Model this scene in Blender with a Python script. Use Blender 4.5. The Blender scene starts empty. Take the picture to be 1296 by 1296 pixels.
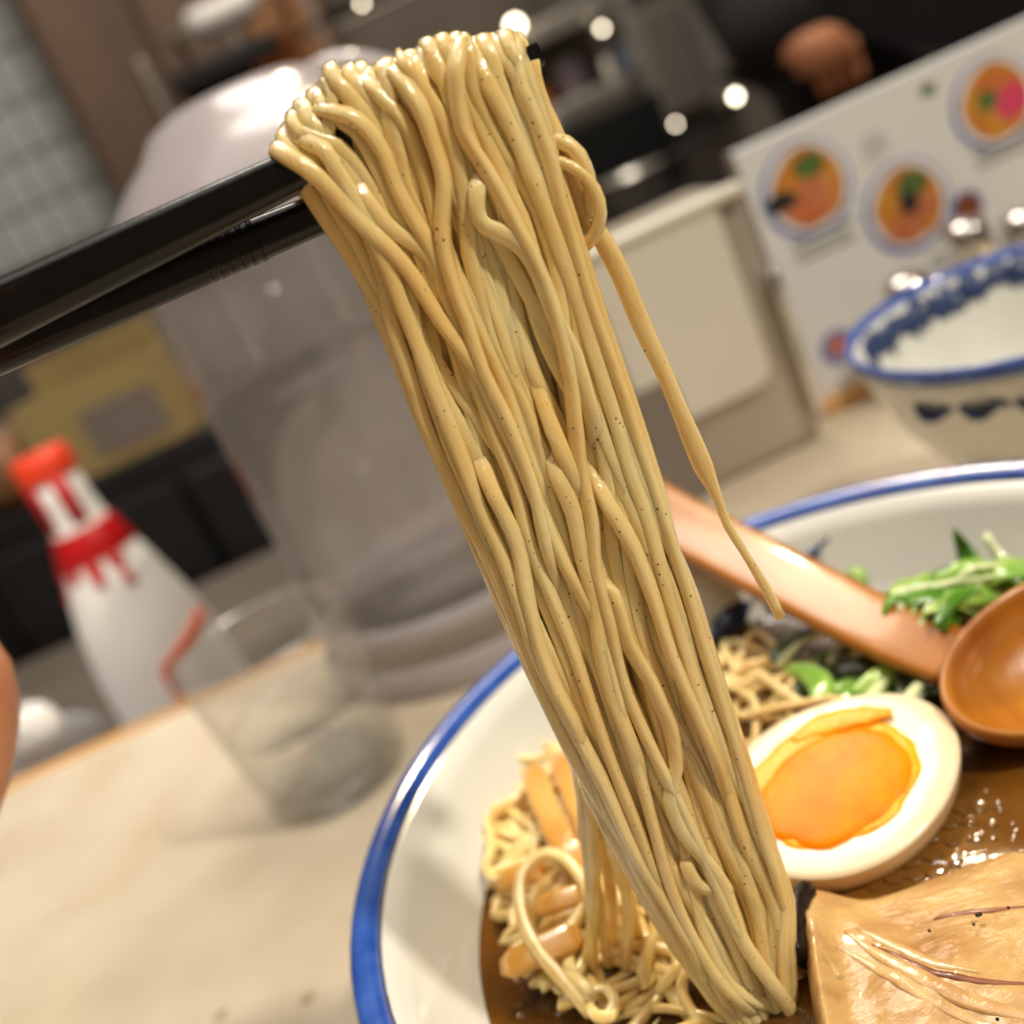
import bpy, bmesh, math, random
from mathutils import Vector, Matrix, noise
R_ = math.radians
random.seed(7)
scene = bpy.context.scene
COL = scene.collection

# ---------------------------------------------------------------- camera
F = 1300.0; ROLL = R_(24.6); PITCH = R_(18.8); CZ = 0.195
cd = bpy.data.cameras.new('camera'); cam = bpy.data.objects.new('camera', cd); COL.objects.link(cam)
cd.sensor_width = 36; cd.sensor_fit = 'HORIZONTAL'; cd.lens = 36 * F / 1296
cd.clip_start = 0.005; cd.clip_end = 30
fwd = Vector((0, math.cos(PITCH), -math.sin(PITCH)))
cu = Vector((1, 0, 0)); cv = -(cu.cross(fwd))             # level right, level down
right = cu * math.cos(ROLL) + cv * math.sin(ROLL)
down = -cu * math.sin(ROLL) + cv * math.cos(ROLL)
M = Matrix((right, -down, -fwd)).transposed().to_4x4(); M.translation = Vector((0, 0, CZ))
cam.matrix_world = M
cd.dof.use_dof = True; cd.dof.focus_distance = 0.152; cd.dof.aperture_fstop = 9.8
scene.camera = cam

# ---------------------------------------------------------------- world, lights, exposure
w = bpy.data.worlds.new('world'); scene.world = w; w.use_nodes = True
w.node_tree.nodes['Background'].inputs[0].default_value = (1.0, 0.90, 0.78, 1)
w.node_tree.nodes['Background'].inputs[1].default_value = 0.008
vs = scene.view_settings
vs.view_transform = 'Standard'; vs.look = 'None'; vs.gamma = 1.0; vs.use_curve_mapping = False; vs.exposure = -0.10
scene.cycles.transparent_max_bounces = 40
scene.display_settings.display_device = 'sRGB'
def area(name, loc, target, size, power, col, shape='DISK', spread=180):
    l = bpy.data.lights.new(name, 'AREA'); l.shape = shape; l.size = size; l.energy = power; l.color = col; l.spread = R_(spread)
    o = bpy.data.objects.new(name, l); COL.objects.link(o); o.location = loc
    o.rotation_euler = (Vector(target) - Vector(loc)).to_track_quat('-Z', 'Y').to_euler()
    return o
KEY = (0.46, 1.42, 1.58); SIDE = (1.0, -0.42, 1.58)
area('kitchen_lamp_light', KEY, (0.02, 0.18, 0.06), 0.10, 2.6, (1.0, 0.83, 0.60), spread=110)
sl_ = bpy.data.lights.new('added_bowl_spot', 'SPOT'); sl_.energy = 35; sl_.color = (1.0, 0.79, 0.47); sl_.spot_size = R_(9.5); sl_.spot_blend = 0.6; sl_.shadow_soft_size = 0.035  # extra narrow spot added to brighten the bowl alone
so_ = bpy.data.objects.new('added_bowl_spot', sl_); COL.objects.link(so_); so_.location = (KEY[0] + .02, KEY[1], KEY[2] - .03)
so_.rotation_euler = (Vector((0.065, 0.175, 0.06)) - Vector(so_.location)).to_track_quat('-Z', 'Y').to_euler()
area('dining_spot_light', SIDE, (-0.02, 0.2, 0.1), 0.12, 6.5, (1.0, 0.91, 0.77), spread=90)
area('ceiling_fill_light', (0.0, 0.2, 1.70), (0.0, 0.2, 0), 1.6, 11.5, (1.0, 0.93, 0.83))  # broad fill added to soften the shadows, no fixture behind it
area('kitchen_fill_light', (0.1, 1.20, 1.70), (0.1, 1.30, 0), 0.8, 21, (1.0, 0.92, 0.82))  # fill added to brighten the kitchen fronts

area('bottle_fill_light', (-0.75, -0.25, 1.55), (-0.27, 0.64, 0.06), 0.3, 0.42, (1.0, 0.95, 0.88), spread=24)  # extra fill added to brighten the white bottle

# ---------------------------------------------------------------- helpers
def ray(px, py):
    x = px - 648; y = py - 648
    u = x * math.cos(ROLL) - y * math.sin(ROLL); v = x * math.sin(ROLL) + y * math.cos(ROLL)
    c, s = math.cos(PITCH), math.sin(PITCH)
    return Vector((u, F * c - v * s, -F * s - v * c))
def onz(px, py, z):                                        # point of a level surface
    k = ray(px, py); t = (z - CZ) / k.z
    return k * t + Vector((0, 0, CZ))
def ony(px, py, y):                                        # point of an upright plane
    k = ray(px, py); t = y / k.y
    return k * t + Vector((0, 0, CZ))
YA, YB = 0.1235, 0.113                                     # hanging sheet: y = YA + YB*z + off
def onp(px, py, off=0.0):
    k = ray(px, py); t = (YA + YB * CZ + off) / (k.y - YB * k.z)
    return k * t + Vector((0, 0, CZ))

def obj(name, me, m=None, parent=None, loc=None):
    o = bpy.data.objects.new(name, me); COL.objects.link(o)
    if m is not None and not me.materials: me.materials.append(m)
    if parent is not None: o.parent = parent
    if loc is not None: o.location = loc
    return o
def tag(o, label, cat, group=None, kind=None):
    o['label'] = label; o['category'] = cat
    if group: o['group'] = group
    if kind: o['kind'] = kind
    return o
def empty(name, loc=(0, 0, 0), rz=0):
    o = bpy.data.objects.new(name, None); COL.objects.link(o); o.location = loc; o.rotation_euler = (0, 0, rz); o.empty_display_size = 0.01
    return o
def thing(name, label, cat, loc=(0, 0, 0), rz=0, group=None):
    return tag(empty(name, loc, rz), label, cat, group)
def mesh(verts, faces, smooth=True):
    me = bpy.data.meshes.new('mesh'); me.from_pydata([tuple(v) for v in verts], [], faces); me.update()
    if smooth:
        for p in me.polygons: p.use_smooth = True
    return me
def from_bm(bm, smooth=False):
    me = bpy.data.meshes.new('mesh'); bmesh.ops.recalc_face_normals(bm, faces=bm.faces); bm.to_mesh(me); bm.free()
    if smooth:
        for p in me.polygons: p.use_smooth = True
    return me
def box(sx, sy, sz, c=(0, 0, 0), bev=0.0, seg=2):
    bm = bmesh.new(); bmesh.ops.create_cube(bm, size=1)
    for v in bm.verts: v.co = Vector((v.co.x * sx + c[0], v.co.y * sy + c[1], v.co.z * sz + c[2]))
    if bev: bmesh.ops.bevel(bm, geom=bm.edges[:], offset=bev, segments=seg, profile=0.5, affect='EDGES')
    return from_bm(bm, bev > 0 and seg > 2)
def lathe(prof, n=64, closed=False, c=(0, 0, 0)):
    V, Fc = [], []; m = len(prof)
    for i in range(n):
        a = 2 * math.pi * i / n
        for r, z in prof: V.append((c[0] + r * math.cos(a), c[1] + r * math.sin(a), c[2] + z))
    for i in range(n):
        j = (i + 1) % n
        for k in range(m if closed else m - 1):
            k2 = (k + 1) % m
            Fc.append((i * m + k, j * m + k, j * m + k2, i * m + k2))
    me = mesh(V, Fc); bm = bmesh.new(); bm.from_mesh(me); bmesh.ops.remove_doubles(bm, verts=bm.verts, dist=1e-6)
    bmesh.ops.dissolve_degenerate(bm, edges=bm.edges, dist=1e-7); bmesh.ops.recalc_face_normals(bm, faces=bm.faces); bm.to_mesh(me); bm.free()
    for p in me.polygons: p.use_smooth = True
    return me
def spline(pts, step):
    pts = [Vector(p) for p in pts]; P = [2 * pts[0] - pts[1]] + pts + [2 * pts[-1] - pts[-2]]; out = []
    for i in range(1, len(P) - 2):
        p0, p1, p2, p3 = P[i - 1:i + 3]; n = max(2, int((p2 - p1).length / step))
        for k in range(n):
            t = k / n
            out.append(0.5 * ((2 * p1) + (p2 - p0) * t + (2 * p0 - 5 * p1 + 4 * p2 - p3) * t * t + (3 * p1 - p0 - 3 * p2 + p3) * t ** 3))
    out.append(pts[-1]); return out
def tube(pts, wfn, tfn=None, sides=8, up=None, twist=0.0, power=2.6, step=None):
    """sweep a rounded section (half width wfn(t), half thickness tfn(t)) along pts"""
    if step: pts = spline(pts, step)
    else: pts = [Vector(p) for p in pts]
    n = len(pts); tfn = tfn or wfn; V, Fc = [], []
    t0 = (pts[1] - pts[0]).normalized(); ref = Vector(up) if up else (Vector((0, 0, 1)) if abs(t0.z) < 0.8 else Vector((0, -1, 0)))
    nrm = (ref - ref.dot(t0) * t0).normalized()
    for i in range(n):
        tg = (pts[min(i + 1, n - 1)] - pts[max(i - 1, 0)])
        tg = tg.normalized() if tg.length > 1e-9 else t0
        base = Vector(up) if up else nrm
        q = base - base.dot(tg) * tg
        nrm = q.normalized() if q.length > 1e-6 else nrm
        bi = tg.cross(nrm); t = i / (n - 1); a0 = twist * t; wd, th = wfn(t), tfn(t)
        for k in range(sides):
            a = 2 * math.pi * (k + 0.5) / sides; cx, sy = math.cos(a), math.sin(a)
            x = math.copysign(abs(cx) ** (2 / power), cx) * wd; y = math.copysign(abs(sy) ** (2 / power), sy) * th
            xr = x * math.cos(a0) - y * math.sin(a0); yr = x * math.sin(a0) + y * math.cos(a0)
            V.append(pts[i] + bi * xr + nrm * yr)
    for i in range(n - 1):
        for k in range(sides):
            k2 = (k + 1) % sides
            Fc.append((i * sides + k, i * sides + k2, (i + 1) * sides + k2, (i + 1) * sides + k))
    Fc.append(tuple(range(sides - 1, -1, -1))); Fc.append(tuple((n - 1) * sides + k for k in range(sides)))
    return mesh(V, Fc)
def cyl(p, q, r, r2=None, sides=20, n=2):
    p, q = Vector(p), Vector(q); r2 = r if r2 is None else r2
    return tube([p.lerp(q, i / (n - 1)) for i in range(n)], lambda t: r + (r2 - r) * t, sides=sides, power=2)
def blob(c, sx, sy, sz, amp=0.0, freq=60, sub=3, seed=0):
    bm = bmesh.new(); bmesh.ops.create_icosphere(bm, subdivisions=sub, radius=1)
    for v in bm.verts:
        p = Vector((v.co.x * sx, v.co.y * sy, v.co.z * sz))
        k = 1 + amp * noise.noise(p * freq + Vector((seed * 7.1, 0, seed)))
        v.co = Vector(c) + p * k
    return from_bm(bm, True)
def flat_poly(pts, th, nrm=None):
    """solid plate from an outline of 3D points lying in a plane; th along nrm"""
    pts = [Vector(p) for p in pts]; n = len(pts)
    if nrm is None: nrm = (pts[1] - pts[0]).cross(pts[2] - pts[0]).normalized()
    nrm = Vector(nrm); V = pts + [p + nrm * th for p in pts]
    Fc = [tuple(range(n - 1, -1, -1)), tuple(range(n, 2 * n))] + [(i, (i + 1) % n, n + (i + 1) % n, n + i) for i in range(n)]
    bm = bmesh.new(); bm.from_mesh(mesh(V, Fc, False)); return from_bm(bm)

# ---------------------------------------------------------------- materials
def srgb(r, g, b):
    f = lambda c: ((c / 255 + 0.055) / 1.055) ** 2.4 if c > 10 else c / 255 / 12.92
    return (f(r), f(g), f(b), 1)
def mat(name, c, rough=0.5, metal=0.0, c2=None, nscale=40, nstretch=(1, 1, 1), bump=0.0, bscale=None, sss=0.0, sssr=(1, .5, .25), ssss=0.002,
        coat=0.0, spec=0.5, contrast=(0.35, 0.65), rough2=None, detail=5, trans=0.0, ior=1.45, spots=None, cbump=None):
    m = bpy.data.materials.new(name); m.use_nodes = True; nt = m.node_tree; b = nt.nodes['Principled BSDF']; L = nt.links.new
    b.inputs['Base Color'].default_value = c; b.inputs['Roughness'].default_value = rough; b.inputs['Metallic'].default_value = metal
    b.inputs['Specular IOR Level'].default_value = spec; b.inputs['IOR'].default_value = ior
    b.inputs['Coat Weight'].default_value = coat; b.inputs['Coat Roughness'].default_value = 0.08
    b.inputs['Transmission Weight'].default_value = trans
    if sss:
        b.inputs['Subsurface Weight'].default_value = sss; b.inputs['Subsurface Radius'].default_value = sssr; b.inputs['Subsurface Scale'].default_value = ssss
    tc = nt.nodes.new('ShaderNodeTexCoord'); mp = nt.nodes.new('ShaderNodeMapping'); mp.inputs['Scale'].default_value = nstretch
    L(tc.outputs['Object'], mp.inputs['Vector'])
    colout = None
    nz = nt.nodes.new('ShaderNodeTexNoise'); nz.inputs['Scale'].default_value = nscale; nz.inputs['Detail'].default_value = detail; L(mp.outputs[0], nz.inputs['Vector'])
    if c2 is not None:
        rp = nt.nodes.new('ShaderNodeValToRGB'); rp.color_ramp.elements[0].position, rp.color_ramp.elements[1].position = contrast
        rp.color_ramp.elements[0].color = c; rp.color_ramp.elements[1].color = c2
        L(nz.outputs[0], rp.inputs[0]); colout = rp.outputs[0]
    if spots:                                              # (scale, radius, colour): small flecks
        vo = nt.nodes.new('ShaderNodeTexVoronoi'); vo.inputs['Scale'].default_value = spots[0]; L(tc.outputs['Object'], vo.inputs['Vector'])
        n2 = nt.nodes.new('ShaderNodeTexNoise'); n2.inputs['Scale'].default_value = spots[0] * 0.35; L(tc.outputs['Object'], n2.inputs['Vector'])
        mu = nt.nodes.new('ShaderNodeMath'); mu.operation = 'MULTIPLY'; mu.inputs[1].default_value = spots[1] * 2; L(n2.outputs[0], mu.inputs[0])
        sb = nt.nodes.new('ShaderNodeMath'); sb.operation = 'SUBTRACT'; sb.inputs[1].default_value = spots[1] * 0.62; L(mu.outputs[0], sb.inputs[0])
        lt = nt.nodes.new('ShaderNodeMath'); lt.operation = 'LESS_THAN'; L(vo.outputs['Distance'], lt.inputs[0]); L(sb.outputs[0], lt.inputs[1])
        mx = nt.nodes.new('ShaderNodeMix'); mx.data_type = 'RGBA'; L(lt.outputs[0], mx.inputs[0])
        if colout: L(colout, mx.inputs[6])
        else: mx.inputs[6].default_value = c
        mx.inputs[7].default_value = spots[2]; colout = mx.outputs[2]
    if colout: L(colout, b.inputs['Base Color'])
    if rough2 is not None:
        mr = nt.nodes.new('ShaderNodeMapRange'); mr.inputs[3].default_value = rough; mr.inputs[4].default_value = rough2; L(nz.outputs[0], mr.inputs[0]); L(mr.outputs[0], b.inputs['Roughness'])
    if bump:
        nb = nz
        if bscale:
            nb = nt.nodes.new('ShaderNodeTexNoise'); nb.inputs['Scale'].default_value = bscale; nb.inputs['Detail'].default_value = 4; L(mp.outputs[0], nb.inputs['Vector'])
        bp = nt.nodes.new('ShaderNodeBump'); bp.inputs['Strength'].default_value = 1.0; bp.inputs['Distance'].default_value = bump
        L(nb.outputs[0], bp.inputs['Height']); L(bp.outputs[0], b.inputs['Normal'])
    if cbump:
        nc = nt.nodes.new('ShaderNodeTexNoise'); nc.inputs['Scale'].default_value = cbump[0]; nc.inputs['Detail'].default_value = 2; L(mp.outputs[0], nc.inputs['Vector'])
        bc = nt.nodes.new('ShaderNodeBump'); bc.inputs['Distance'].default_value = cbump[1]; L(nc.outputs[0], bc.inputs['Height']); L(bc.outputs[0], b.inputs['Coat Normal'])
        b.inputs['Coat Roughness'].default_value = 0.05
    return m
def clear(name, tint, milky=0.0, rough=0.03, ior=1.45, milkcol=(0.8, 0.8, 0.82, 1)):
    """thin clear plastic or glass wall: passes light straight, reflects by Fresnel"""
    m = bpy.data.materials.new(name); m.use_nodes = True; nt = m.node_tree; nt.nodes.clear(); L = nt.links.new
    out = nt.nodes.new('ShaderNodeOutputMaterial'); tr = nt.nodes.new('ShaderNodeBsdfTransparent'); tr.inputs[0].default_value = tint
    gl = nt.nodes.new('ShaderNodeBsdfGlossy'); gl.inputs['Roughness'].default_value = rough
    fr = nt.nodes.new('ShaderNodeFresnel'); ge = nt.nodes.new('ShaderNodeNewGeometry')
    mr = nt.nodes.new('ShaderNodeMapRange'); mr.inputs[3].default_value = ior; mr.inputs[4].default_value = 1 / ior; L(ge.outputs['Backfacing'], mr.inputs[0]); L(mr.outputs[0], fr.inputs[0])
    mx = nt.nodes.new('ShaderNodeMixShader'); L(fr.outputs[0], mx.inputs[0]); L(gl.outputs[0], mx.inputs[2])
    if milky:
        df = nt.nodes.new('ShaderNodeBsdfTranslucent'); df.inputs[0].default_value = milkcol
        d2 = nt.nodes.new('ShaderNodeBsdfDiffuse'); d2.inputs[0].default_value = milkcol
        ma = nt.nodes.new('ShaderNodeMixShader'); ma.inputs[0].default_value = 0.5; L(df.outputs[0], ma.inputs[1]); L(d2.outputs[0], ma.inputs[2])
        mb = nt.nodes.new('ShaderNodeMixShader'); mb.inputs[0].default_value = milky; L(tr.outputs[0], mb.inputs[1]); L(ma.outputs[0], mb.inputs[2])
        L(mb.outputs[0], mx.inputs[1])
    else: L(tr.outputs[0], mx.inputs[1])
    L(mx.outputs[0], out.inputs[0]); return m
def emit(name, c, s):
    m = bpy.data.materials.new(name); m.use_nodes = True; b = m.node_tree.nodes['Principled BSDF']
    b.inputs['Base Color'].default_value = c; b.inputs['Emission Color'].default_value = c; b.inputs['Emission Strength'].default_value = s
    return m

MT = {
 'noodle': mat('noodle', srgb(246, 223, 162), 0.17, c2=srgb(238, 203, 130), nscale=130, nstretch=(1, 1, .30), bump=0.00018, bscale=1300, sss=0.7, sssr=(1, .9, .72), ssss=0.0012, coat=0.9, cbump=(2300, .00025), spots=(620, 0.185, srgb(140, 100, 50))),
 'noodle_soup': mat('noodle_soup', srgb(248, 224, 156), 0.18, c2=srgb(236, 200, 120), nscale=160, bump=0.0001, bscale=700, sss=0.6, sssr=(1, .85, .6), ssss=0.0012, coat=0.9, cbump=(2000, .0002)),
 'ceramic': mat('ceramic', srgb(222, 222, 212), 0.12, c2=srgb(214, 214, 206), nscale=30, coat=0.5, bump=0.00004, bscale=120),
 'blue_glaze': mat('blue_glaze', srgb(40, 78, 165), 0.12, c2=srgb(58, 98, 185), nscale=160, nstretch=(1, 1, .3), coat=0.6),
 'navy': mat('navy', srgb(22, 38, 78), 0.15, c2=srgb(40, 66, 112), nscale=300, coat=0.5),
 'broth': mat('broth', srgb(66, 40, 10), 0.06, c2=srgb(124, 80, 26), nscale=26, bump=0.0002, bscale=160, sss=0.4, sssr=(1, .5, .12), ssss=0.006, coat=0.6, contrast=(.42, .62)),
 'eggwhite': mat('eggwhite', srgb(240, 224, 192), 0.3, c2=srgb(234, 214, 178), nscale=60, sss=0.5, sssr=(1, .75, .5), ssss=0.002, coat=0.2),
 'eggskin': mat('eggskin', srgb(238, 208, 160), 0.3, c2=srgb(226, 190, 136), nscale=60, sss=0.4, sssr=(1, .6, .35), ssss=0.002, coat=0.2),
 'yolk': mat('yolk', srgb(250, 124, 0), 0.34, spec=.15, c2=srgb(252, 148, 0), nscale=90, sss=0.2, sssr=(1, .6, .2), ssss=0.001, coat=0.0, bump=0.00008, bscale=300, contrast=(.3, .6)),
 'yolkrim': mat('yolkrim', srgb(252, 168, 10), 0.35, c2=srgb(252, 188, 30), nscale=300, sss=0.2, sssr=(1, .6, .2), ssss=0.001, bump=0.0003, bscale=700),
 'pork': mat('pork', srgb(208, 170, 108), 0.32, c2=srgb(164, 112, 62), nscale=55, nstretch=(1, 2.2, 1), bump=0.0006, bscale=260, sss=0.3, sssr=(1, .5, .3), ssss=0.002, coat=0.35, contrast=(.38, .72)),
 'fat': mat('fat', srgb(222, 186, 132), 0.2, c2=srgb(196, 152, 100), nscale=200, bump=0.0004, bscale=420, sss=0.4, sssr=(1, .6, .35), ssss=0.002, coat=0.6),
 'seam': mat('seam', srgb(150, 92, 60), 0.35, c2=srgb(112, 62, 40), nscale=200, coat=0.3),
 'char': mat('char', srgb(18, 12, 10), 0.35, spec=.3, c2=srgb(40, 26, 18), nscale=250, bump=0.0005, bscale=500, coat=0.08),
 'menma': mat('menma', srgb(228, 178, 92), 0.22, c2=srgb(212, 154, 66), nscale=60, nstretch=(1, 1, 1), bump=0.0004, bscale=240, sss=0.5, sssr=(1, .45, .12), ssss=0.002, coat=0.6),
 'leaf': mat('leaf', srgb(104, 158, 40), 0.25, c2=srgb(60, 112, 24), nscale=90, bump=0.0002, bscale=300, sss=0.25, sssr=(.4, 1, .2), ssss=0.001, coat=0.5),
 'leaf_light': mat('leaf_light', srgb(168, 198, 98), 0.25, c2=srgb(120, 170, 60), nscale=80, sss=0.3, sssr=(.6, 1, .3), ssss=0.001, coat=0.5),
 'stem': mat('stem', srgb(232, 234, 200), 0.22, c2=srgb(204, 220, 150), nscale=50, sss=0.4, sssr=(.8, 1, .5), ssss=0.0015, coat=0.5),
 'seaweed': mat('seaweed', srgb(50, 62, 40), 0.2, c2=srgb(86, 96, 62), nscale=90, bump=0.0003, bscale=300, coat=0.5),
 'wood': mat('wood', srgb(192, 126, 40), 0.32, c2=srgb(152, 86, 20), nscale=60, nstretch=(1.6, .35, 1.6), bump=0.0001, bscale=300, coat=0.35, contrast=(.3, .75), spots=(38, .10, srgb(120, 70, 28))),
 'woodedge': mat('woodedge', srgb(206, 156, 92), 0.5, c2=srgb(182, 128, 70), nscale=20, nstretch=(.2, 3, 3)),
 'lacquer': mat('lacquer', srgb(12, 11, 11), 0.24, spec=.35, c2=srgb(18, 16, 15), nscale=200, bump=0.00006, bscale=900, coat=0.15),
 'counter': mat('counter', srgb(212, 199, 175), 0.38, c2=srgb(196, 180, 154), nscale=22, bump=0.00003, bscale=300, contrast=(.35, .72), rough2=.5, spots=(30, .12, srgb(170, 152, 124))),
 'steel': mat('steel', srgb(206, 200, 188), 0.3, 0.55, c2=srgb(186, 180, 170), nscale=6, nstretch=(1, 1, 8)),
 'steel_dark': mat('steel_dark', srgb(124, 114, 104), 0.4, 0.35, c2=srgb(106, 97, 88), nscale=6),
 'chrome': mat('chrome', srgb(225, 222, 218), 0.08, 1.0),
 'white_plastic': mat('white_plastic', srgb(226, 220, 206), 0.35, c2=srgb(220, 214, 200), nscale=20),
 'beige_metal': mat('beige_metal', srgb(186, 176, 162), 0.34, 0.35, c2=srgb(170, 160, 146), nscale=12),
 'grey_plastic': mat('grey_plastic', srgb(128, 118, 110), 0.45),
 'bottle_white': mat('bottle_white', srgb(236, 234, 230), 0.35, sss=.2, sssr=(1, 1, 1), ssss=.004),
 'red': mat('red', srgb(196, 20, 24), 0.35, c2=srgb(170, 12, 20), nscale=40),
 'orange_red': mat('orange_red', srgb(226, 66, 36), 0.35),
 'orange': mat('orange', srgb(226, 96, 40), 0.4),
 'black': mat('black', srgb(16, 15, 16), 0.6, c2=srgb(24, 23, 24), nscale=10),
 'black_cloth': mat('black_cloth', srgb(14, 13, 15), 0.9, c2=srgb(22, 20, 24), nscale=30, bump=.002, bscale=30),
 'grey_cloth': mat('grey_cloth', srgb(96, 90, 88), 0.9, c2=srgb(82, 77, 76), nscale=20),
 'skin': mat('skin', srgb(216, 152, 112), 0.42, c2=srgb(200, 130, 94), nscale=160, bump=.00015, bscale=500, sss=.3, sssr=(1, .4, .25), ssss=.002),
 'hair': mat('hair', srgb(24, 19, 17), 0.5),
 'menu_board': mat('menu_board', srgb(224, 225, 226), 0.4, c2=srgb(218, 219, 220), nscale=6),
 'print_rim': mat('print_rim', srgb(124, 134, 184), 0.5, c2=srgb(104, 116, 172), nscale=40),
 'print_white': mat('print_white', srgb(222, 224, 226), 0.5),
 'print_broth': mat('print_broth', srgb(206, 146, 50), 0.5, c2=srgb(190, 110, 40), nscale=120),
 'print_green': mat('print_green', srgb(104, 132, 62), 0.5, c2=srgb(44, 66, 28), nscale=160),
 'print_meat': mat('print_meat', srgb(208, 132, 92), 0.5, c2=srgb(180, 90, 50), nscale=160),
 'print_black': mat('print_black', srgb(34, 34, 38), 0.5),
 'print_pink': mat('print_pink', srgb(214, 66, 104), 0.5),
 'print_grey': mat('print_grey', srgb(112, 112, 108), 0.5),
 'print_orange': mat('print_orange', srgb(200, 108, 58), 0.5),
 'print_brown': mat('print_brown', srgb(128, 66, 36), 0.5),
 'tile': mat('tile', srgb(196, 199, 197), 0.25, c2=srgb(184, 187, 185), nscale=8),
 'grout': mat('grout', srgb(150, 152, 150), 0.8),
 'brown': mat('brown', srgb(118, 96, 80), 0.5, c2=srgb(100, 80, 66), nscale=8, nstretch=(3, 3, .5)),
 'brown_warm': mat('brown_warm', srgb(160, 112, 72), 0.5, c2=srgb(136, 92, 58), nscale=8),
 'copper': mat('copper', srgb(200, 120, 70), 0.3, 0.7),
 'carton': mat('carton', srgb(172, 152, 102), 0.7, c2=srgb(158, 136, 88), nscale=10),
 'wall': mat('wall', srgb(196, 186, 174), 0.7, c2=srgb(186, 176, 164), nscale=3),
 'floor': mat('floor', srgb(70, 64, 58), 0.6, c2=srgb(60, 54, 50), nscale=4),
 'ceiling': mat('ceiling', srgb(190, 184, 174), 0.8),
 'paper': mat('paper', srgb(238, 234, 228), 0.7),
 'blue_plastic': mat('blue_plastic', srgb(150, 168, 196), 0.4),
 'mauve': mat('mauve', srgb(150, 138, 150), 0.3, .3),
 'bulb_or_glint': emit('bulb_or_glint', (1.0, .86, .62, 1), 14.0),  # glow of the lamp and of the beads that imitate glints
 'clear_glass': clear('clear_glass', (.99, .992, .99, 1), 0.035, 0.03, 1.5, (.86, .86, .85, 1)),
 'clear_plastic': clear('clear_plastic', (.985, .98, .98, 1), 0.12, 0.08, 1.5, (.86, .83, .83, 1)),
 'lid_plastic': clear('lid_plastic', (.86, .84, .86, 1), 0.55, 0.16, 1.5, (.86, .81, .82, 1)),
 'thin_water': clear('thin_water', (.985, .988, .985, 1), 0.02, 0.01, 1.33),
 'ice': clear('ice', (.97, .97, .97, 1), 0.16, 0.1, 1.45, (.9, .89, .88, 1)),
 'oil': mat('oil', srgb(120, 80, 26), 0.05, c2=srgb(96, 60, 18), nscale=120, coat=0.6),
 'wrap': clear('wrap', (.9, .9, .9, 1), 0.30, 0.08, 1.5),
}
def water_mat():
    m = clear('water', (.97, .97, .96, 1), 0.0, 0.0, 1.33); nt = m.node_tree; out = [n for n in nt.nodes if n.type == 'OUTPUT_MATERIAL'][0]
    src = out.inputs[0].links[0].from_socket
    rf = nt.nodes.new('ShaderNodeBsdfRefraction'); rf.inputs['IOR'].default_value = 1.33; rf.inputs['Roughness'].default_value = .02
    mx = nt.nodes.new('ShaderNodeMixShader'); mx.inputs[0].default_value = .6; nt.links.new(src, mx.inputs[1]); nt.links.new(rf.outputs[0], mx.inputs[2]); nt.links.new(mx.outputs[0], out.inputs[0])
    return m
MT['water'] = water_mat()

# ---------------------------------------------------------------- room shell
def struct(name, me, m): o = obj(name, me, m); o['kind'] = 'structure'; return o
FZ = -0.75
struct('floor', box(4.6, 5.0, .04, (0, .6, FZ - .02)), MT['floor'])
struct('ceiling', box(4.6, 5.0, .04, (0, .6, 1.77)), MT['ceiling'])
struct('wall_back', box(4.6, .04, 2.54, (0, 2.52, .48)), MT['wall'])
struct('wall_left', box(.04, 4.2, 2.54, (-2.28, .5, .48)), MT['wall'])
struct('wall_right', box(.04, 4.2, 2.54, (2.28, .5, .48)), MT['wall'])
struct('wall_front', box(4.6, .04, 2.54, (0, -1.6, .48)), MT['wall'])
# tiled wall return
tw = struct('wall_tiled', box(.62, .10, 2.48, (-.70, 2.0, FZ + 1.24)), MT['grout'])
tme = None; tw_, th_ = .044, .078
for i in range(8):
    for j in range(9):
        if tme is None: tme = box(tw_ - .005, .012, th_ - .005, bev=.0022, seg=1)
        t = obj('tile', tme, MT['tile'], tw, (-.39 - tw_ / 2 - i * tw_, 1.946 + random.uniform(0, .002), .36 + th_ / 2 + (j - .5) * th_ + (i % 2) * 0.0))
        t.rotation_euler = (random.uniform(-.015, .015), 0, random.uniform(-.02, .02))

# ---------------------------------------------------------------- dining counter
ct = thing('counter', 'long beige stone-look dining counter with a wooden back edge', 'counter', (0, 0, 0))
obj('counter_top', box(2.6, .86, .036, (0, .075, -.018), .003, 3), MT['counter'], ct)
obj('wooden_edge', box(2.6, .010, .030, (0, .5105, -.0150), .002, 2), MT['woodedge'], ct)
obj('front_panel', box(2.6, .04, .70, (0, .40, -.386)), MT['brown'], ct)

# kitchen-side ledge behind it
kl = thing('kitchen_worktop', 'dark low kitchen worktop behind the wooden counter edge', 'worktop', (0, 0, 0))
obj('top', box(2.6, .42, .03, (0, .735, -.075), .004), MT['steel_dark'], kl)
obj('cabinet_front', box(2.6, .36, .64, (0, .735, -.42)), MT['black'], kl)

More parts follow.
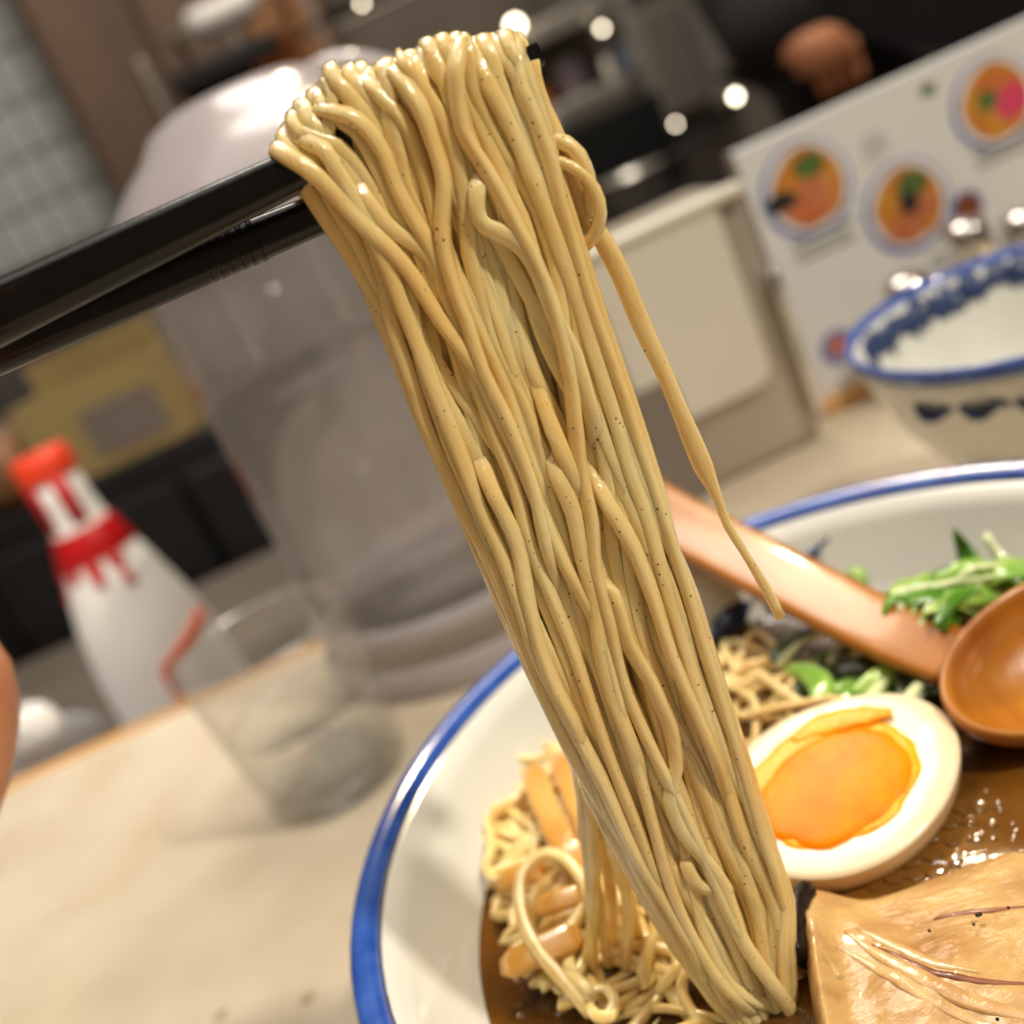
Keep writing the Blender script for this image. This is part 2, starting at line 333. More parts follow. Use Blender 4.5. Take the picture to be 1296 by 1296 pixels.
# ---------------------------------------------------------------- ramen bowl
BC = Vector((.0400, .1630, 0)); RZ = .075; RR = .102
SOUP = .053
def bowl(name, label, c, R, H, k, group=None):
    b = thing(name, label, 'bowl', (c[0], c[1], 0), 0, group)
    s = R / .102; h = H / .075
    out = [(.030, .0), (.034, .0), (.035, .006), (.040, .010), (.062, .022), (.084, .044), (.0975, .0655), (.1005, .0712)]
    inn = [(.0965, .0728), (.0930, .0668), (.0795, .0470), (.060, .0270), (.035, .0165), (.0, .0130)]
    body = [(0, .004), (.028, .004)] + out + inn
    obj('bowl_body', lathe([(r * s, z * h) for r, z in body], 96), MT['ceramic'], b)
    lip = [(.1002, .0700), (.1016, .0722), (.1021, .0740), (.1010, .0752), (.0990, .0750), (.0970, .0736), (.0962, .0724), (.0985, .0712)]
    obj('blue_rim', lathe([(r * s, z * h) for r, z in lip], 96, closed=True), MT['blue_glaze'], b)
    return b
ramen = bowl('ramen_bowl', 'large white ramen bowl with a blue rim holding noodles and soup', BC, .102, .075, 0)
def on_wall(a, r, inside=True):                            # a point of the big bowl's inner wall (local)
    P = [(.0962, .0724), (.0930, .0668), (.0795, .0470), (.060, .0270)]
    for (r1, z1), (r2, z2) in zip(P, P[1:]):
        if r2 <= r <= r1:
            t = (r1 - r) / (r1 - r2); z = z1 + (z2 - z1) * t; break
    else: z = P[0][1]
    return Vector((r * math.cos(a), r * math.sin(a), z))
def brush(parent, a0, a1, r0, r1, w0, seed, s=1.0, name='painted_stroke'):
    V, Fc = [], []; n = 18
    for i in range(n + 1):
        t = i / n; a = a0 + (a1 - a0) * t; r = r0 + (r1 - r0) * t
        hw = w0 * (math.sin(math.pi * min(1, t * 1.0 + .06)) ** .6 if t < .97 else .3) * (1 + .5 * noise.noise(Vector((t * 6, seed, 0))))
        for dr in (hw, -hw):
            p = on_wall(a, min(.096, r + dr)) * s
            nn = Vector((-math.cos(a) * .8, -math.sin(a) * .8, .6))
            V.append(p + nn * .00045)
        for dr in (hw, -hw):
            p = on_wall(a, min(.096, r + dr)) * s
            V.append(p - Vector((-math.cos(a) * .8, -math.sin(a) * .8, .6)) * .0003)
    for i in range(n):
        q = i * 4; Fc.append((q, q + 1, q + 5, q + 4)); Fc.append((q + 2, q + 6, q + 7, q + 3)); Fc.append((q, q + 4, q + 6, q + 2)); Fc.append((q + 1, q + 3, q + 7, q + 5))
    return obj(name, mesh(V, Fc), MT['navy'], parent)
brush(ramen, R_(82), R_(68), .0855, .0925, .0016, 1)
brush(ramen, R_(84), R_(70), .0825, .0900, .0010, 2)
brush(ramen, R_(96), R_(83), .0835, .0870, .0020, 3)
brush(ramen, R_(100), R_(90), .0800, .0815, .0018, 5)

br = thing('broth', 'golden brown ramen broth filling the large bowl', 'soup', (BC.x, BC.y, SOUP))
V, Fc = [], []; nr, na = 22, 96
V.append((0, 0, 0))
for i in range(1, nr + 1):
    for j in range(na):
        a = 2 * math.pi * j / na; r = .0838 * i / nr
        z = .00035 * noise.noise(Vector((r * math.cos(a) * 60, r * math.sin(a) * 60, 0))) + (.0006 if i == nr else 0)
        V.append((r * math.cos(a), r * math.sin(a), z))
for j in range(na): Fc.append((0, 1 + j, 1 + (j + 1) % na))
for i in range(nr - 1):
    for j in range(na): Fc.append((1 + i * na + j, 1 + (i + 1) * na + j, 1 + (i + 1) * na + (j + 1) % na, 1 + i * na + (j + 1) % na))
obj('broth_surface', mesh(V, Fc), MT['broth'], br)
# oil bubbles floating beside the egg
bub = lathe([(1.08, 0.0), (1.03, .12), (.95, .16), (.86, .10), (.6, .07), (.3, .10), (0, .11)], 20)
bub.materials.append(MT['oil'])
bp_ = []
for (px, py, r) in [(1150, 1085, 16), (1180, 1080, 12), (1172, 1055, 18), (1198, 1040, 12), (1205, 1062, 10), (1160, 1105, 11), (1130, 1108, 12), (1188, 1100, 15), (1215, 1020, 11), (1228, 1038, 9), (1210, 1090, 8), (1106, 1120, 9), (1236, 1060, 8), (1240, 1020, 9), (1284, 1146, 13), (1200, 1018, 8), (1222, 1110, 7), (1255, 1042, 7)]:
    bp_.append((px, py, r))
for k in range(38):
    bp_.append((random.uniform(1120, 1296), random.uniform(1000, 1120), random.uniform(2.5, 6)))
for k in range(26):
    bp_.append((random.uniform(640, 900), random.uniform(1120, 1296), random.uniform(3, 7)))
for px, py, r in bp_:
    p = onz(px, py, SOUP + .0003); rr = r * .18 / F
    o = obj('oil_bubble', bub, None, br, (p.x - BC.x, p.y - BC.y, .0002)); o.scale = (rr, rr, rr * .7)

# ---------------------------------------------------------------- lifted noodles
EL = [(352, 195), (400, 265), (450, 335), (490, 425), (525, 515), (565, 605), (605, 700), (655, 815), (705, 920), (750, 1015), (795, 1100), (845, 1185), (905, 1270), (965, 1345)]
ER = [(662, 62), (690, 150), (712, 235), (745, 345), (785, 465), (822, 575), (850, 665), (885, 775), (915, 875), (945, 965), (972, 1055), (998, 1135), (1003, 1235), (1012, 1330)]
TOP = [(0.0, 8), (.06, 26), (.15, 48), (.3, 74), (.45, 62), (.6, 54), (.72, 62), (.86, 34), (1.0, 26)]   # how far the noodles pile up over the stick
def lerp_tab(tab, s):
    for (a, x), (b, y) in zip(tab, tab[1:]):
        if s <= b: return x + (y - x) * (s - a) / (b - a)
    return tab[-1][1]
def edge(E, t):
    t = max(0, min(len(E) - 1.001, t)); i = int(t); f = t - i
    return Vector((E[i][0] + (E[i + 1][0] - E[i][0]) * f, E[i][1] + (E[i + 1][1] - E[i][1]) * f))
def uv(s, t): a, b = edge(EL, t), edge(ER, t); return a + (b - a) * s
NR = .00100
G1 = 'noodles lifted in the hanging bundle'
def strand(pts, label, r=NR, group=G1, m='noodle', flat=1.12, name='noodle', twist=None, cat='noodle', step=.0022, taper=None):
    k = random.uniform(0, 50)
    def wf(t):
        q = r * flat * (1 + .16 * noise.noise(Vector((t * 14, k, 0)))); return q * (taper(t) if taper else 1)
    def tf(t):
        q = r / flat * (1 + .14 * noise.noise(Vector((t * 14, k, 9)))); return q * (taper(t) if taper else 1)
    me = tube(pts, wf, tf, sides=10, twist=random.uniform(-2, 2) if twist is None else twist, power=2.7, step=step)
    return tag(obj(name, me, MT[m]), label, cat, group)
SIN = lambda t, k, f: noise.noise(Vector((t * f, k * 3.7, k)))
def hang(s, layer, k, amp=.06, tend=12.9, over=True):
    """one strand: up the back, over the stick, down the front at depth layer (m)"""
    pts = []; h = lerp_tab(TOP, s) * random.uniform(.8, 1.06) * (1 - layer / .012 * .55)
    top = uv(s, 0); d = Vector((-.42, -.907))
    tp = top + d * h
    if over:
        back = .0075 + random.uniform(0, .003)
        q = onp(tp.x, tp.y, layer + .003); base = q + Vector((0, 0, 0))
        zb = (.176 if .12 < s < .9 else .188) - random.uniform(0, .02); ix = .004 * (.5 - s) + (.006 if s < .12 else 0)
        pts += [Vector((base.x + ix + .002 * SIN(1, k, 3), base.y + back, zb)), Vector((base.x + ix * .8, base.y + back * .95, .5 * (zb + base.z))), Vector((base.x, base.y + back * .8, base.z - .006)), base + Vector((0, back * .38, -.0004))]
        pts.append(base + Vector((0, -.0005, -.0002)))
        q2 = onp(tp.x + 9, tp.y + 20, layer + .0006); pts.append(q2)
    t = .5
    while t < tend:
        ss = s + amp * SIN(t, k, .33) * 1.5 + .018 * SIN(t, k + 20, 1.2)
        sh = .10 * (ss - .5) * (1 if t < 11 else 0)
        ss = max(.012, min(.988, ss))
        f = min(1, t / 1.6)
        base = uv(ss, t)
        if t < 2.2: base = base + d * h * (1 - t / 2.2) ** 1.6 * .9
        off = layer + .0009 * SIN(t, k + 40, .7)
        pts.append(onp(base.x, base.y, off)); t += .42
    return pts
lab_b = 'thin pale yellow noodle hanging among many in the lifted bundle'
for n_, lay_, sd_, am_, r_n in ((26, .0074, 10, .10, .00100), (26, .0056, 50, .10, .00098), (26, .0038, 90, .10, .00096), (24, .0022, 140, .11, .00096), (20, .0008, 190, .12, .00094)):
    for i in range(n_): strand(hang((i + .5) / n_ + random.uniform(-.02, .02), lay_ + random.uniform(-.0007, .0007), sd_ + i, am_), lab_b, r_n * random.uniform(.9, 1.12), flat=1.16, twist=random.uniform(-.8, .8))
# strands that the photograph shows one by one on the front of the bundle
def front(px, label, over=True, lay=-.0006, r=NR, tail=None, **kw):
    pts = []
    p0 = onp(px[0][0], px[0][1], lay + .0022)
    ix = .006 if px[0][0] < 420 else 0
    if over: pts += [p0 + Vector((ix, .0085, -.011)), p0 + Vector((ix * .6, .0078, -.005)), p0 + Vector((ix * .15, .0032, -.0006))]
    if not over and px[0][1] > 200:
        x, y = px[0]; pts += [onp(x - 34, y - 76, lay + .0062), onp(x - 18, y - 40, lay + .0040)]
    for i, p in enumerate(px):
        dl = (.0022 if over or px[0][1] < 70 else .0034) if i == 0 else (.0034 if i == len(px) - 1 else 0)
        pts.append(onp(p[0], p[1], lay + dl + .0005 * SIN(i, px[0][0], .9)))
    if px[-1][1] < 1200:
        x, y = px[-1]; pts += [onp(x + 18, y + 40, lay + .0052), onp(x + 34, y + 76, lay + .0070)]
    tp = (lambda t: min(1, .30 + t * 12, .30 + (1 - t) * 12)) if not over else (lambda t: min(1, .45 + (1 - t) * 16))
    return strand(pts, label, r * 1.06, taper=tp, **kw)
front([(350, 190), (387, 212), (423, 245), (457, 282), (495, 318), (523, 351), (556, 404), (580, 436), (607, 473), (633, 527), (660, 587), (687, 653), (717, 718), (745, 767), (765, 817), (778, 868), (797, 938), (815, 1000), (832, 1065), (846, 1115), (868, 1170), (897, 1222), (930, 1262), (975, 1290)], 'outermost long noodle draped from the left end of the bundle diagonally to its foot', lay=-.0010)
front([(404, 140), (440, 146), (466, 165), (487, 197), (501, 234), (523, 276), (549, 320), (562, 362), (575, 400), (600, 470), (622, 540), (650, 610), (672, 690), (700, 760), (728, 830), (752, 900), (782, 985), (812, 1060), (835, 1120), (860, 1185)], 'pale noodle curving over the left shoulder of the bundle', lay=-.0004)
front([(462, 103), (495, 134), (518, 165), (534, 207), (546, 246), (556, 290), (575, 345), (610, 420), (640, 490), (668, 570), (700, 650), (722, 730), (742, 800), (770, 890), (800, 990)], 'noodle rising over the hump of the bundle left of centre', lay=.0002)
front([(500, 92), (530, 132), (545, 173), (557, 207), (562, 236), (560, 279), (563, 320), (576, 368), (592, 410), (612, 470), (645, 540), (675, 620), (690, 690), (712, 770)], 'bright wet noodle with a blue-white glint on the upper bundle', lay=-.0014, r=.00104)
front([(504, 63), (510, 78), (524, 98), (551, 137), (576, 195), (588, 257), (594, 320), (606, 372), (624, 440), (655, 500), (680, 560), (700, 640), (726, 720), (752, 800), (785, 880), (810, 950)], 'noodle whose bent end pokes up above the bundle top', over=False, lay=.0004)
front([(583, 56), (577, 85), (578, 112), (585, 165), (606, 201), (629, 240), (654, 290), (676, 332), (695, 375), (712, 430), (722, 480), (728, 540), (735, 600), (748, 660), (752, 720), (770, 790), (790, 870), (830, 960), (870, 1040), (905, 1120), (940, 1190), (975, 1250)], 'noodle with a tall loop sticking up at the bundle top', lay=-.0012, r=.00102)
front([(610, 205), (604, 240), (604, 268), (615, 287), (645, 300), (668, 320), (684, 350), (702, 400), (728, 450), (745, 510), (760, 580)], 'kinked noodle bending sharply in the upper middle of the bundle', over=False, lay=-.0010, r=.00105)
front([(600, 66), (618, 109), (640, 151), (657, 184), (671, 220), (688, 262), (712, 325), (738, 400), (752, 450), (775, 520), (795, 590), (820, 660), (842, 740), (866, 820), (890, 900), (915, 980), (940, 1060), (965, 1130)], 'straight noodle right of the tall loop', lay=.0002)
front([(655, 58), (659, 109), (676, 151), (695, 200), (708, 255), (728, 320), (752, 400), (782, 485), (806, 560), (836, 650), (866, 740), (893, 830), (925, 930), (955, 1030), (984, 1120), (998, 1200)], 'rightmost noodle of the bundle beside the chopstick tip', lay=.0004)
front([(376, 174), (410, 190), (425, 215), (440, 240), (462, 280), (488, 330), (508, 385), (530, 440), (552, 500), (580, 570), (606, 640), (636, 705), (660, 770), (680, 830), (715, 900), (760, 985), (800, 1070), (848, 1150), (884, 1215), (902, 1264)], 'noodle with a blunt cut end at the lower left of the bundle', lay=-.0006)
front([(446, 210), (458, 245), (487, 284), (518, 305), (544, 324), (570, 372), (590, 420)], 'sagging noodle crossing under its neighbours on the upper left of the bundle', over=False, lay=-.0003)
front([(762, 775), (768, 740), (782, 770), (795, 815), (822, 860), (835, 890), (848, 920), (856, 970), (848, 1010), (862, 1050), (890, 1085), (915, 1120), (935, 1180), (962, 1225), (996, 1270), (1010, 1310)], 'thick wavy noodle bulging on the lower right of the bundle', over=False, lay=-.0014, r=.00104)
front([(868, 1062), (869, 1094), (880, 1116), (900, 1126), (925, 1122)], 'short noodle hooked in a small loop on the lower bundle', over=False, lay=-.0008)
front([(850, 1010), (868, 1075), (880, 1140), (900, 1200), (925, 1245), (960, 1268), (1000, 1275)], 'noodle sweeping to the right at the foot of the bundle', over=False, lay=.0000, r=.00102)
front([(868, 1160), (900, 1230), (930, 1275), (985, 1296)], 'lowest noodle turning right into the soup', over=False, lay=.0004, r=.00102)
front([(672, 470), (700, 545), (728, 610), (740, 650)], 'short noodle with a rounded end lying on the middle of the bundle', over=False, lay=-.0012, r=.00102)
front([(745, 590), (770, 640), (800, 690), (828, 760), (850, 830), (880, 900), (905, 960), (930, 1040)], 'pale noodle starting at mid height on the right of the bundle', over=False, lay=-.0012, r=.00106)
front([(690, 560), (705, 600), (726, 650), (735, 700), (752, 760), (760, 820), (775, 880), (805, 960), (822, 1030)], 'pale noodle running down the centre of the bundle', over=False, lay=-.0013, r=.00104)
front([(598, 560), (622, 620), (655, 690), (668, 760), (690, 840), (728, 920), (750, 975)], 'pale noodle rippling down the lower left of the bundle', over=False, lay=-.0012, r=.00102)
# loose strands right of the bundle
ZP = .004
loose = [(668, 78), (674, 100), (686, 137), (708, 183), (723, 233), (745, 276), (763, 303), (788, 352), (813, 413), (838, 466), (866, 533), (890, 590), (909, 632), (921, 665), (950, 712), (972, 750), (988, 782)]
strand([onp(668, 78, ZP) + Vector((-.003, .006, -.010))] + [onp(x, y, ZP) for x, y in loose], 'long loose noodle dangling alone right of the bundle down to the spoon handle', .00125, None, taper=lambda t: 1.0 if t < .74 else max(.52, 1 - (t - .74) * 12), flat=1.15, twist=0)
strand([onp(684, 186, .003), onp(700, 178, .003), onp(716, 181, .002), onp(733, 196, .0015), (onp(744, 222, .0018)), onp(748, 250, .003), onp(745, 290, .005)], 'pale noodle arching out at the right of the bundle under the chopstick tip', .00115, None)
strand([onp(690, 203, .002), onp(712, 206, .001), onp(733, 218, .0004), onp(753, 240, .0), onp(760, 270, .0), onp(751, 300, .001), onp(732, 312, .003), onp(715, 310, .005)], 'curled noodle forming a small loop at the right of the bundle', .00095, None)
# thinner group hanging behind the lower left of the bundle
G2 = 'thin noodles hanging behind the lower left of the bundle'
for i, (a, b, c, e) in enumerate([((722, 930), (736, 1000), (745, 1090), (752, 1230)), ((734, 950), (742, 1065), (759, 1152), (782, 1291)), ((752, 990), (765, 1080), (775, 1160), (770, 1290)), ((766, 1020), (782, 1094), (795, 1152), (788, 1294)), ((742, 980), (752, 1100), (748, 1190), (728, 1270)), ((760, 1040), (790, 1120), (812, 1200), (838, 1270))]):
    o = .012 + .003 * (i % 3)
    strand([onp(*p, o + (.004 * j)) for j, p in enumerate((a, b, c, e))], 'thin yellow noodle hanging behind the lower left of the bundle', .00105, G2, 'noodle_soup')

# ---------------------------------------------------------------- noodles lying in the bowl
G3 = 'noodles piled in the soup left of the bundle'
def lie(pts, z, label, r=.00105, group=G3, m='noodle_soup'):
    P = []
    for i, p in enumerate(pts):
        zz = z[i] if isinstance(z, (list, tuple)) else z
        P.append(onz(p[0], p[1], zz))
    return strand(P, label, r, group, m)
lie([(748, 1150), (740, 1118), (716, 1088), (692, 1080), (669, 1094), (658, 1123), (663, 1167), (684, 1207), (716, 1245), (748, 1282)], [.060, .062, .0635, .064, .0635, .063, .062, .0605, .0585, .056], 'pale noodle lying in a teardrop loop on the soup noodles', .0012, None)
lie([(745, 1268), (752, 1255), (768, 1252), (778, 1268), (772, 1285), (757, 1287), (746, 1276)], .0575, 'noodle curled in a tight ring near the bottom edge', .00105, None)
lie([(830, 1260), (850, 1235), (880, 1215), (905, 1200)], [.053, .056, .0575, .058], 'noodle arching out of the soup left of the bundle foot', .00115, None)
lie([(872, 1225), (862, 1245), (872, 1275), (890, 1300)], [.058, .056, .054, .053], 'short noodle dipping into the soup left of the bundle foot', .00105, None)
def walker(cx, cy, rx, ry, z0, z1, n, length, group, label, m='noodle_soup', r=.001, bias=None):
    for k in range(n):
        a = random.uniform(0, 6.28); q = math.sqrt(random.random())
        p = Vector((cx + rx * q * math.cos(a), cy + ry * q * math.sin(a)))
        h = random.uniform(0, 6.28) if bias is None else bias + random.gauss(0, .55)
        z = random.uniform(z0, z1); pts = []; kk = random.uniform(0, 99)
        for i in range(int(length / .004)):
            f = i / (length / .004)
            pts.append(Vector((p.x, p.y, z + .0025 * noise.noise(Vector((i * .35, kk, 1))) - .004 * (2 * f - 1) ** 4)))
            h += .55 * noise.noise(Vector((i * .3, kk, 3))) + (.12 if k % 2 else -.10)
            p = p + .004 * Vector((math.cos(h), math.sin(h)))
            e = ((p.x - cx) / rx) ** 2 + ((p.y - cy) / ry) ** 2
            if e > 1: h = math.atan2(cy - p.y, cx - p.x) + random.uniform(-.7, .7)
        strand(pts, label, r * random.uniform(.9, 1.12), group, m)
walker(-.017, .188, .019, .044, SOUP - .0005, SOUP + .0065, 66, .06, G3, 'thin yellow noodle in the wet heap at the left of the bowl', r=.00105)
walker(-.006, .150, .022, .022, SOUP - .002, SOUP + .002, 16, .055, G3, 'thin yellow noodle in the wet heap at the left of the bowl', r=.00095)
G4 = 'pale noodles behind the egg'
walker(.030, .2180, .021, .019, SOUP - .001, SOUP + .0055, 26, .05, G4, 'thin pale noodle in the tangle behind the egg', m='noodle', r=.00085)
lie([(950, 905), (985, 896), (1020, 890), (1050, 884), (1075, 890), (1084, 905)], [.058, .0595, .060, .0605, .061, .060], 'pale noodle lying along the back of the egg', .0011, None, 'noodle')
lie([(960, 850), (985, 870), (1010, 888), (1030, 895)], [.058, .060, .060, .058], 'short straight noodle pointing at the back of the egg', .001, None, 'noodle')

# ---------------------------------------------------------------- bamboo shoots
def menma(pts, z, w_, label):
    P = [onz(p[0], p[1], zz) for p, zz in zip(pts, z)]
    me = tube(P, lambda t: w_ * (1 + .25 * noise.noise(Vector((t * 5, w_ * 900, 0)))) * min(1, .5 + t * 6, .5 + (1 - t) * 6), lambda t: .0007 * min(1, .4 + t * 8, .4 + (1 - t) * 8), sides=12, up=(0, -.35, 1), power=2.6, step=.002)
    tag(obj('bamboo_shoot', me, MT['menma']), label, 'bamboo shoot', 'bamboo shoot strips in the soup')
menma([(672, 968), (690, 1020), (718, 1075), (742, 1110)], [.064, .0645, .064, .061], .0028, 'tall orange bamboo shoot strip leaning at the back of the noodle heap')
menma([(705, 955), (728, 1010), (750, 1060)], [.0625, .063, .061], .0026, 'orange bamboo shoot strip tucked against the bundle')
menma([(676, 1150), (712, 1138), (748, 1128)], [.0600, .061, .060], .0024, 'orange bamboo shoot strip inside the noodle loop')
menma([(634, 1225), (680, 1205), (735, 1180)], [.059, .0600, .059], .0030, 'wide orange bamboo shoot strip near the bowl wall')
menma([(627, 1122), (655, 1108), (690, 1100)], [.0595, .0605, .060], .0026, 'small bamboo shoot end touching the bowl wall')

# ---------------------------------------------------------------- egg half
egg = thing('egg_half', 'soft-boiled marinated egg half with a runny orange yolk', 'egg', (.0365, .1655, .0615))
egg.rotation_euler = (R_(9), R_(-2), R_(16))
def ell(a, b, th, k=.10):                                  # egg-shaped outline
    return Vector((a * math.cos(th) * (1 + k * .0), b * math.sin(th) * (1 - k * math.cos(th))))
n = 64; V = []; Fc = []
EA, EB, ED = .0252, .0202, .0170
rings = [(1.0, 0.0)] + [(math.cos(p), -math.sin(p)) for p in [i * math.pi / 2 / 12 for i in range(1, 12)]]
for q, z in rings:
    for j in range(n):
        e = ell(EA * q, EB * q, 2 * math.pi * j / n); V.append((e.x, e.y, z * ED - .0006))
V.append((0, 0, -ED)); nb = len(V) - 1
for i in range(len(rings) - 1):
    for j in range(n): Fc.append((i * n + j, (i + 1) * n + j, (i + 1) * n + (j + 1) % n, i * n + (j + 1) % n))
for j in range(n): Fc.append(((len(rings) - 1) * n + j, nb, (len(rings) - 1) * n + (j + 1) % n))
obj('brown_skin', mesh(V, Fc), MT['eggskin'], egg)
V = []; Fc = []; fr = [(1.0, -.0006), (.985, -.0001), (.95, .0001), (.8, .0), (.55, -.0004), (.3, -.0012)]
for q, z in fr:
    for j in range(n): e = ell(EA * q, EB * q, 2 * math.pi * j / n); V.append((e.x, e.y, z + .0002 * noise.noise(Vector((e.x * 200, e.y * 200, 4)))))
for i in range(len(fr) - 1):
    for j in range(n): Fc.append((i * n + j, i * n + (j + 1) % n, (i + 1) * n + (j + 1) % n, (i + 1) * n + j))
Fc.append(tuple((len(fr) - 1) * n + j for j in range(n)))
obj('egg_white', mesh(V, Fc), MT['eggwhite'], egg)
def yolk(a, b, cx, cy, z0, dome, amp, m, name, parent, seed):
    V = []; Fc = []; qs = [1.04, 1.0, .94, .86, .7, .5, .25, .08]; zs = [-.0012, .0001, .0004, .0004 + dome * .1, .0004 + dome * .5, .0004 + dome * .8, .0004 + dome * .95, .0004 + dome]
    for q, z in zip(qs, zs):
        for j in range(n):
            th = 2 * math.pi * j / n; k = 1 + amp * noise.noise(Vector((math.cos(th) * 2.2, math.sin(th) * 2.2, seed))) + amp * .35 * noise.noise(Vector((math.cos(th) * 7, math.sin(th) * 7, seed)))
            V.append((cx + a * q * k * math.cos(th), cy + b * q * k * math.sin(th), z0 + z + .00005 * noise.noise(Vector((a * q * math.cos(th) * 420, b * q * math.sin(th) * 420, seed)))))
    for i in range(len(qs) - 1):
        for j in range(n): Fc.append((i * n + j, i * n + (j + 1) % n, (i + 1) * n + (j + 1) % n, (i + 1) * n + j))
    Fc.append(tuple((len(qs) - 1) * n + j for j in range(n)))
    return obj(name, mesh(V, Fc), m, parent)
yo = yolk(.0178, .0146, -.0016, .0006, .0000, .0003, .08, MT['yolkrim'], 'yolk', egg, 1.3)
yl = yolk(.0158, .0120, -.0022, -.0012, .0004, .0005, .08, MT['yolk'], 'runny_centre', yo, 5.1)
ys = obj('yolk_smear', tube([(.000, .0132, .0002), (.0060, .0122, .0006), (.0110, .0092, .0009), (.0150, .0060, .0010), (.0180, .0036, .0008)], lambda t: .0030 * math.sin(math.pi * (.08 + .84 * t)) ** .8 * (1 + .3 * noise.noise(Vector((t * 7, 3, 1)))), lambda t: .0006, sides=10, up=(0, 0, 1), step=.001), MT['yolkrim'], egg)

# ---------------------------------------------------------------- pork slice
pk = thing('pork_slice', 'large braised pork slice with glossy fat lying in the soup before the egg', 'pork slice', (0, 0, 0))
outl = [(1022, 1126), (1040, 1128), (1080, 1134), (1130, 1122), (1190, 1096), (1250, 1076), (1330, 1060), (1420, 1080), (1470, 1180), (1450, 1300), (1380, 1400), (1240, 1450), (1110, 1430), (1050, 1360), (1030, 1290), (1020, 1220), (1014, 1170)]
zt = [.0580, .0560, .0550, .0545, .0538, .0534, .0530, .0530, .0530, .0535, .054, .0545, .0555, .0565, .0575, .0585, .0590]
O = spline([onz(x, y, z) for (x, y), z in zip(outl, zt)] + [onz(outl[0][0], outl[0][1], zt[0])], .0025)[:-1]
cen = onz(1210, 1235, .0575); V = []; Fc = []; no = len(O); K = 26
for i in range(K + 1):
    q = i / K
    for p in O:
        v = cen.lerp(p, 1 - q) if i < K else cen.copy()
        e = .0006 * noise.noise(v * 130) + .00035 * noise.noise(Vector((v.x * 120 + v.y * 300, v.y * 420 - v.x * 200, 2)))
        drop = -.0016 * max(0, 1 - q * 7) ** 2
        fold = .0020 * math.exp(-((q - .10) / .08) ** 2) * max(0, 1 - (v.x - O[0].x) / .010) if v.x < O[0].x + .010 else 0
        V.append(v + Vector((0, 0, e + drop + fold)))
for i in range(K):
    for j in range(no): Fc.append((i * no + j, i * no + (j + 1) % no, (i + 1) * no + (j + 1) % no, (i + 1) * no + j))
b0 = len(V)
for p in O: V.append(p + Vector((0, 0, -.0065)))
for j in range(no): Fc.append((j, b0 + j, b0 + (j + 1) % no, (j + 1) % no))
me = mesh(V, Fc); bm = bmesh.new(); bm.from_mesh(me); bmesh.ops.remove_doubles(bm, verts=bm.verts, dist=1e-6); me2 = from_bm(bm, True)
obj('meat', me2, MT['pork'], pk)
TOPV = [v.copy() for v in V[:b0]]
def strip(pts, z, wf, th, m, name):
    P = spline([onz(x, y, z) for x, y in pts], .003)
    for p in P: p.z = min(TOPV, key=lambda v: (v.x - p.x) ** 2 + (v.y - p.y) ** 2).z - th * .55
    return obj(name, tube(P, wf, lambda t: th * (1 + .4 * noise.noise(Vector((t * 9, 1, 1)))), sides=10, up=(0, 0, 1), step=.0012), MT[m], pk)
strip([(1072, 1185), (1100, 1205), (1150, 1232), (1210, 1258), (1280, 1275), (1360, 1285)], .0572, lambda t: .0016 * math.sin(math.pi * (.06 + .9 * t)), .0007, 'fat', 'fat_band')
strip([(1060, 1205), (1110, 1228), (1160, 1256), (1230, 1285), (1300, 1300)], .0572, lambda t: .0013 * math.sin(math.pi * (.06 + .9 * t)), .0006, 'fat', 'fat_band')
strip([(1085, 1180), (1130, 1200), (1185, 1222), (1240, 1230)], .0572, lambda t: .0011 * math.sin(math.pi * (.06 + .9 * t)), .0005, 'fat', 'fat_band')
strip([(1105, 1200), (1130, 1212), (1165, 1228), (1205, 1237), (1250, 1240), (1320, 1238)], .0572, lambda t: .0007 * math.sin(math.pi * (.06 + .88 * t)), .0004, 'seam', 'meat_seam')
strip([(1180, 1158), (1210, 1152), (1250, 1148), (1300, 1140)], .0564, lambda t: .0006 * math.sin(math.pi * (.1 + .8 * t)), .0004, 'seam', 'meat_seam')
strip([(1020, 1138), (1030, 1170), (1040, 1210), (1062, 1235)], .0588, lambda t: .0008, .0006, 'fat', 'fat_band')
ch = obj('charred_edge', tube([onz(1022, 1132, .0592), onz(1013, 1150, .0598), onz(1011, 1180, .0596), onz(1014, 1214, .0590)], lambda t: .0019 * (1 - .4 * t), lambda t: .0030, sides=10, up=(0, 0, 1), step=.001), MT['char'], pk)
for i, (px, py) in enumerate([(1238, 1158), (1232, 1170), (1276, 1149), (1176, 1178), (1262, 1290)]):
    obj('pepper_fleck', blob(onz(px, py, .0574), .0007 if i == 0 else .0003, .0005 if i == 0 else .0003, .0003, .3, 900, 1), MT['char'], pk)

# ---------------------------------------------------------------- wooden spoon
sp = thing('wooden_spoon', 'brown wooden soup spoon resting on the bowl rim behind the egg', 'spoon', (0, 0, 0))
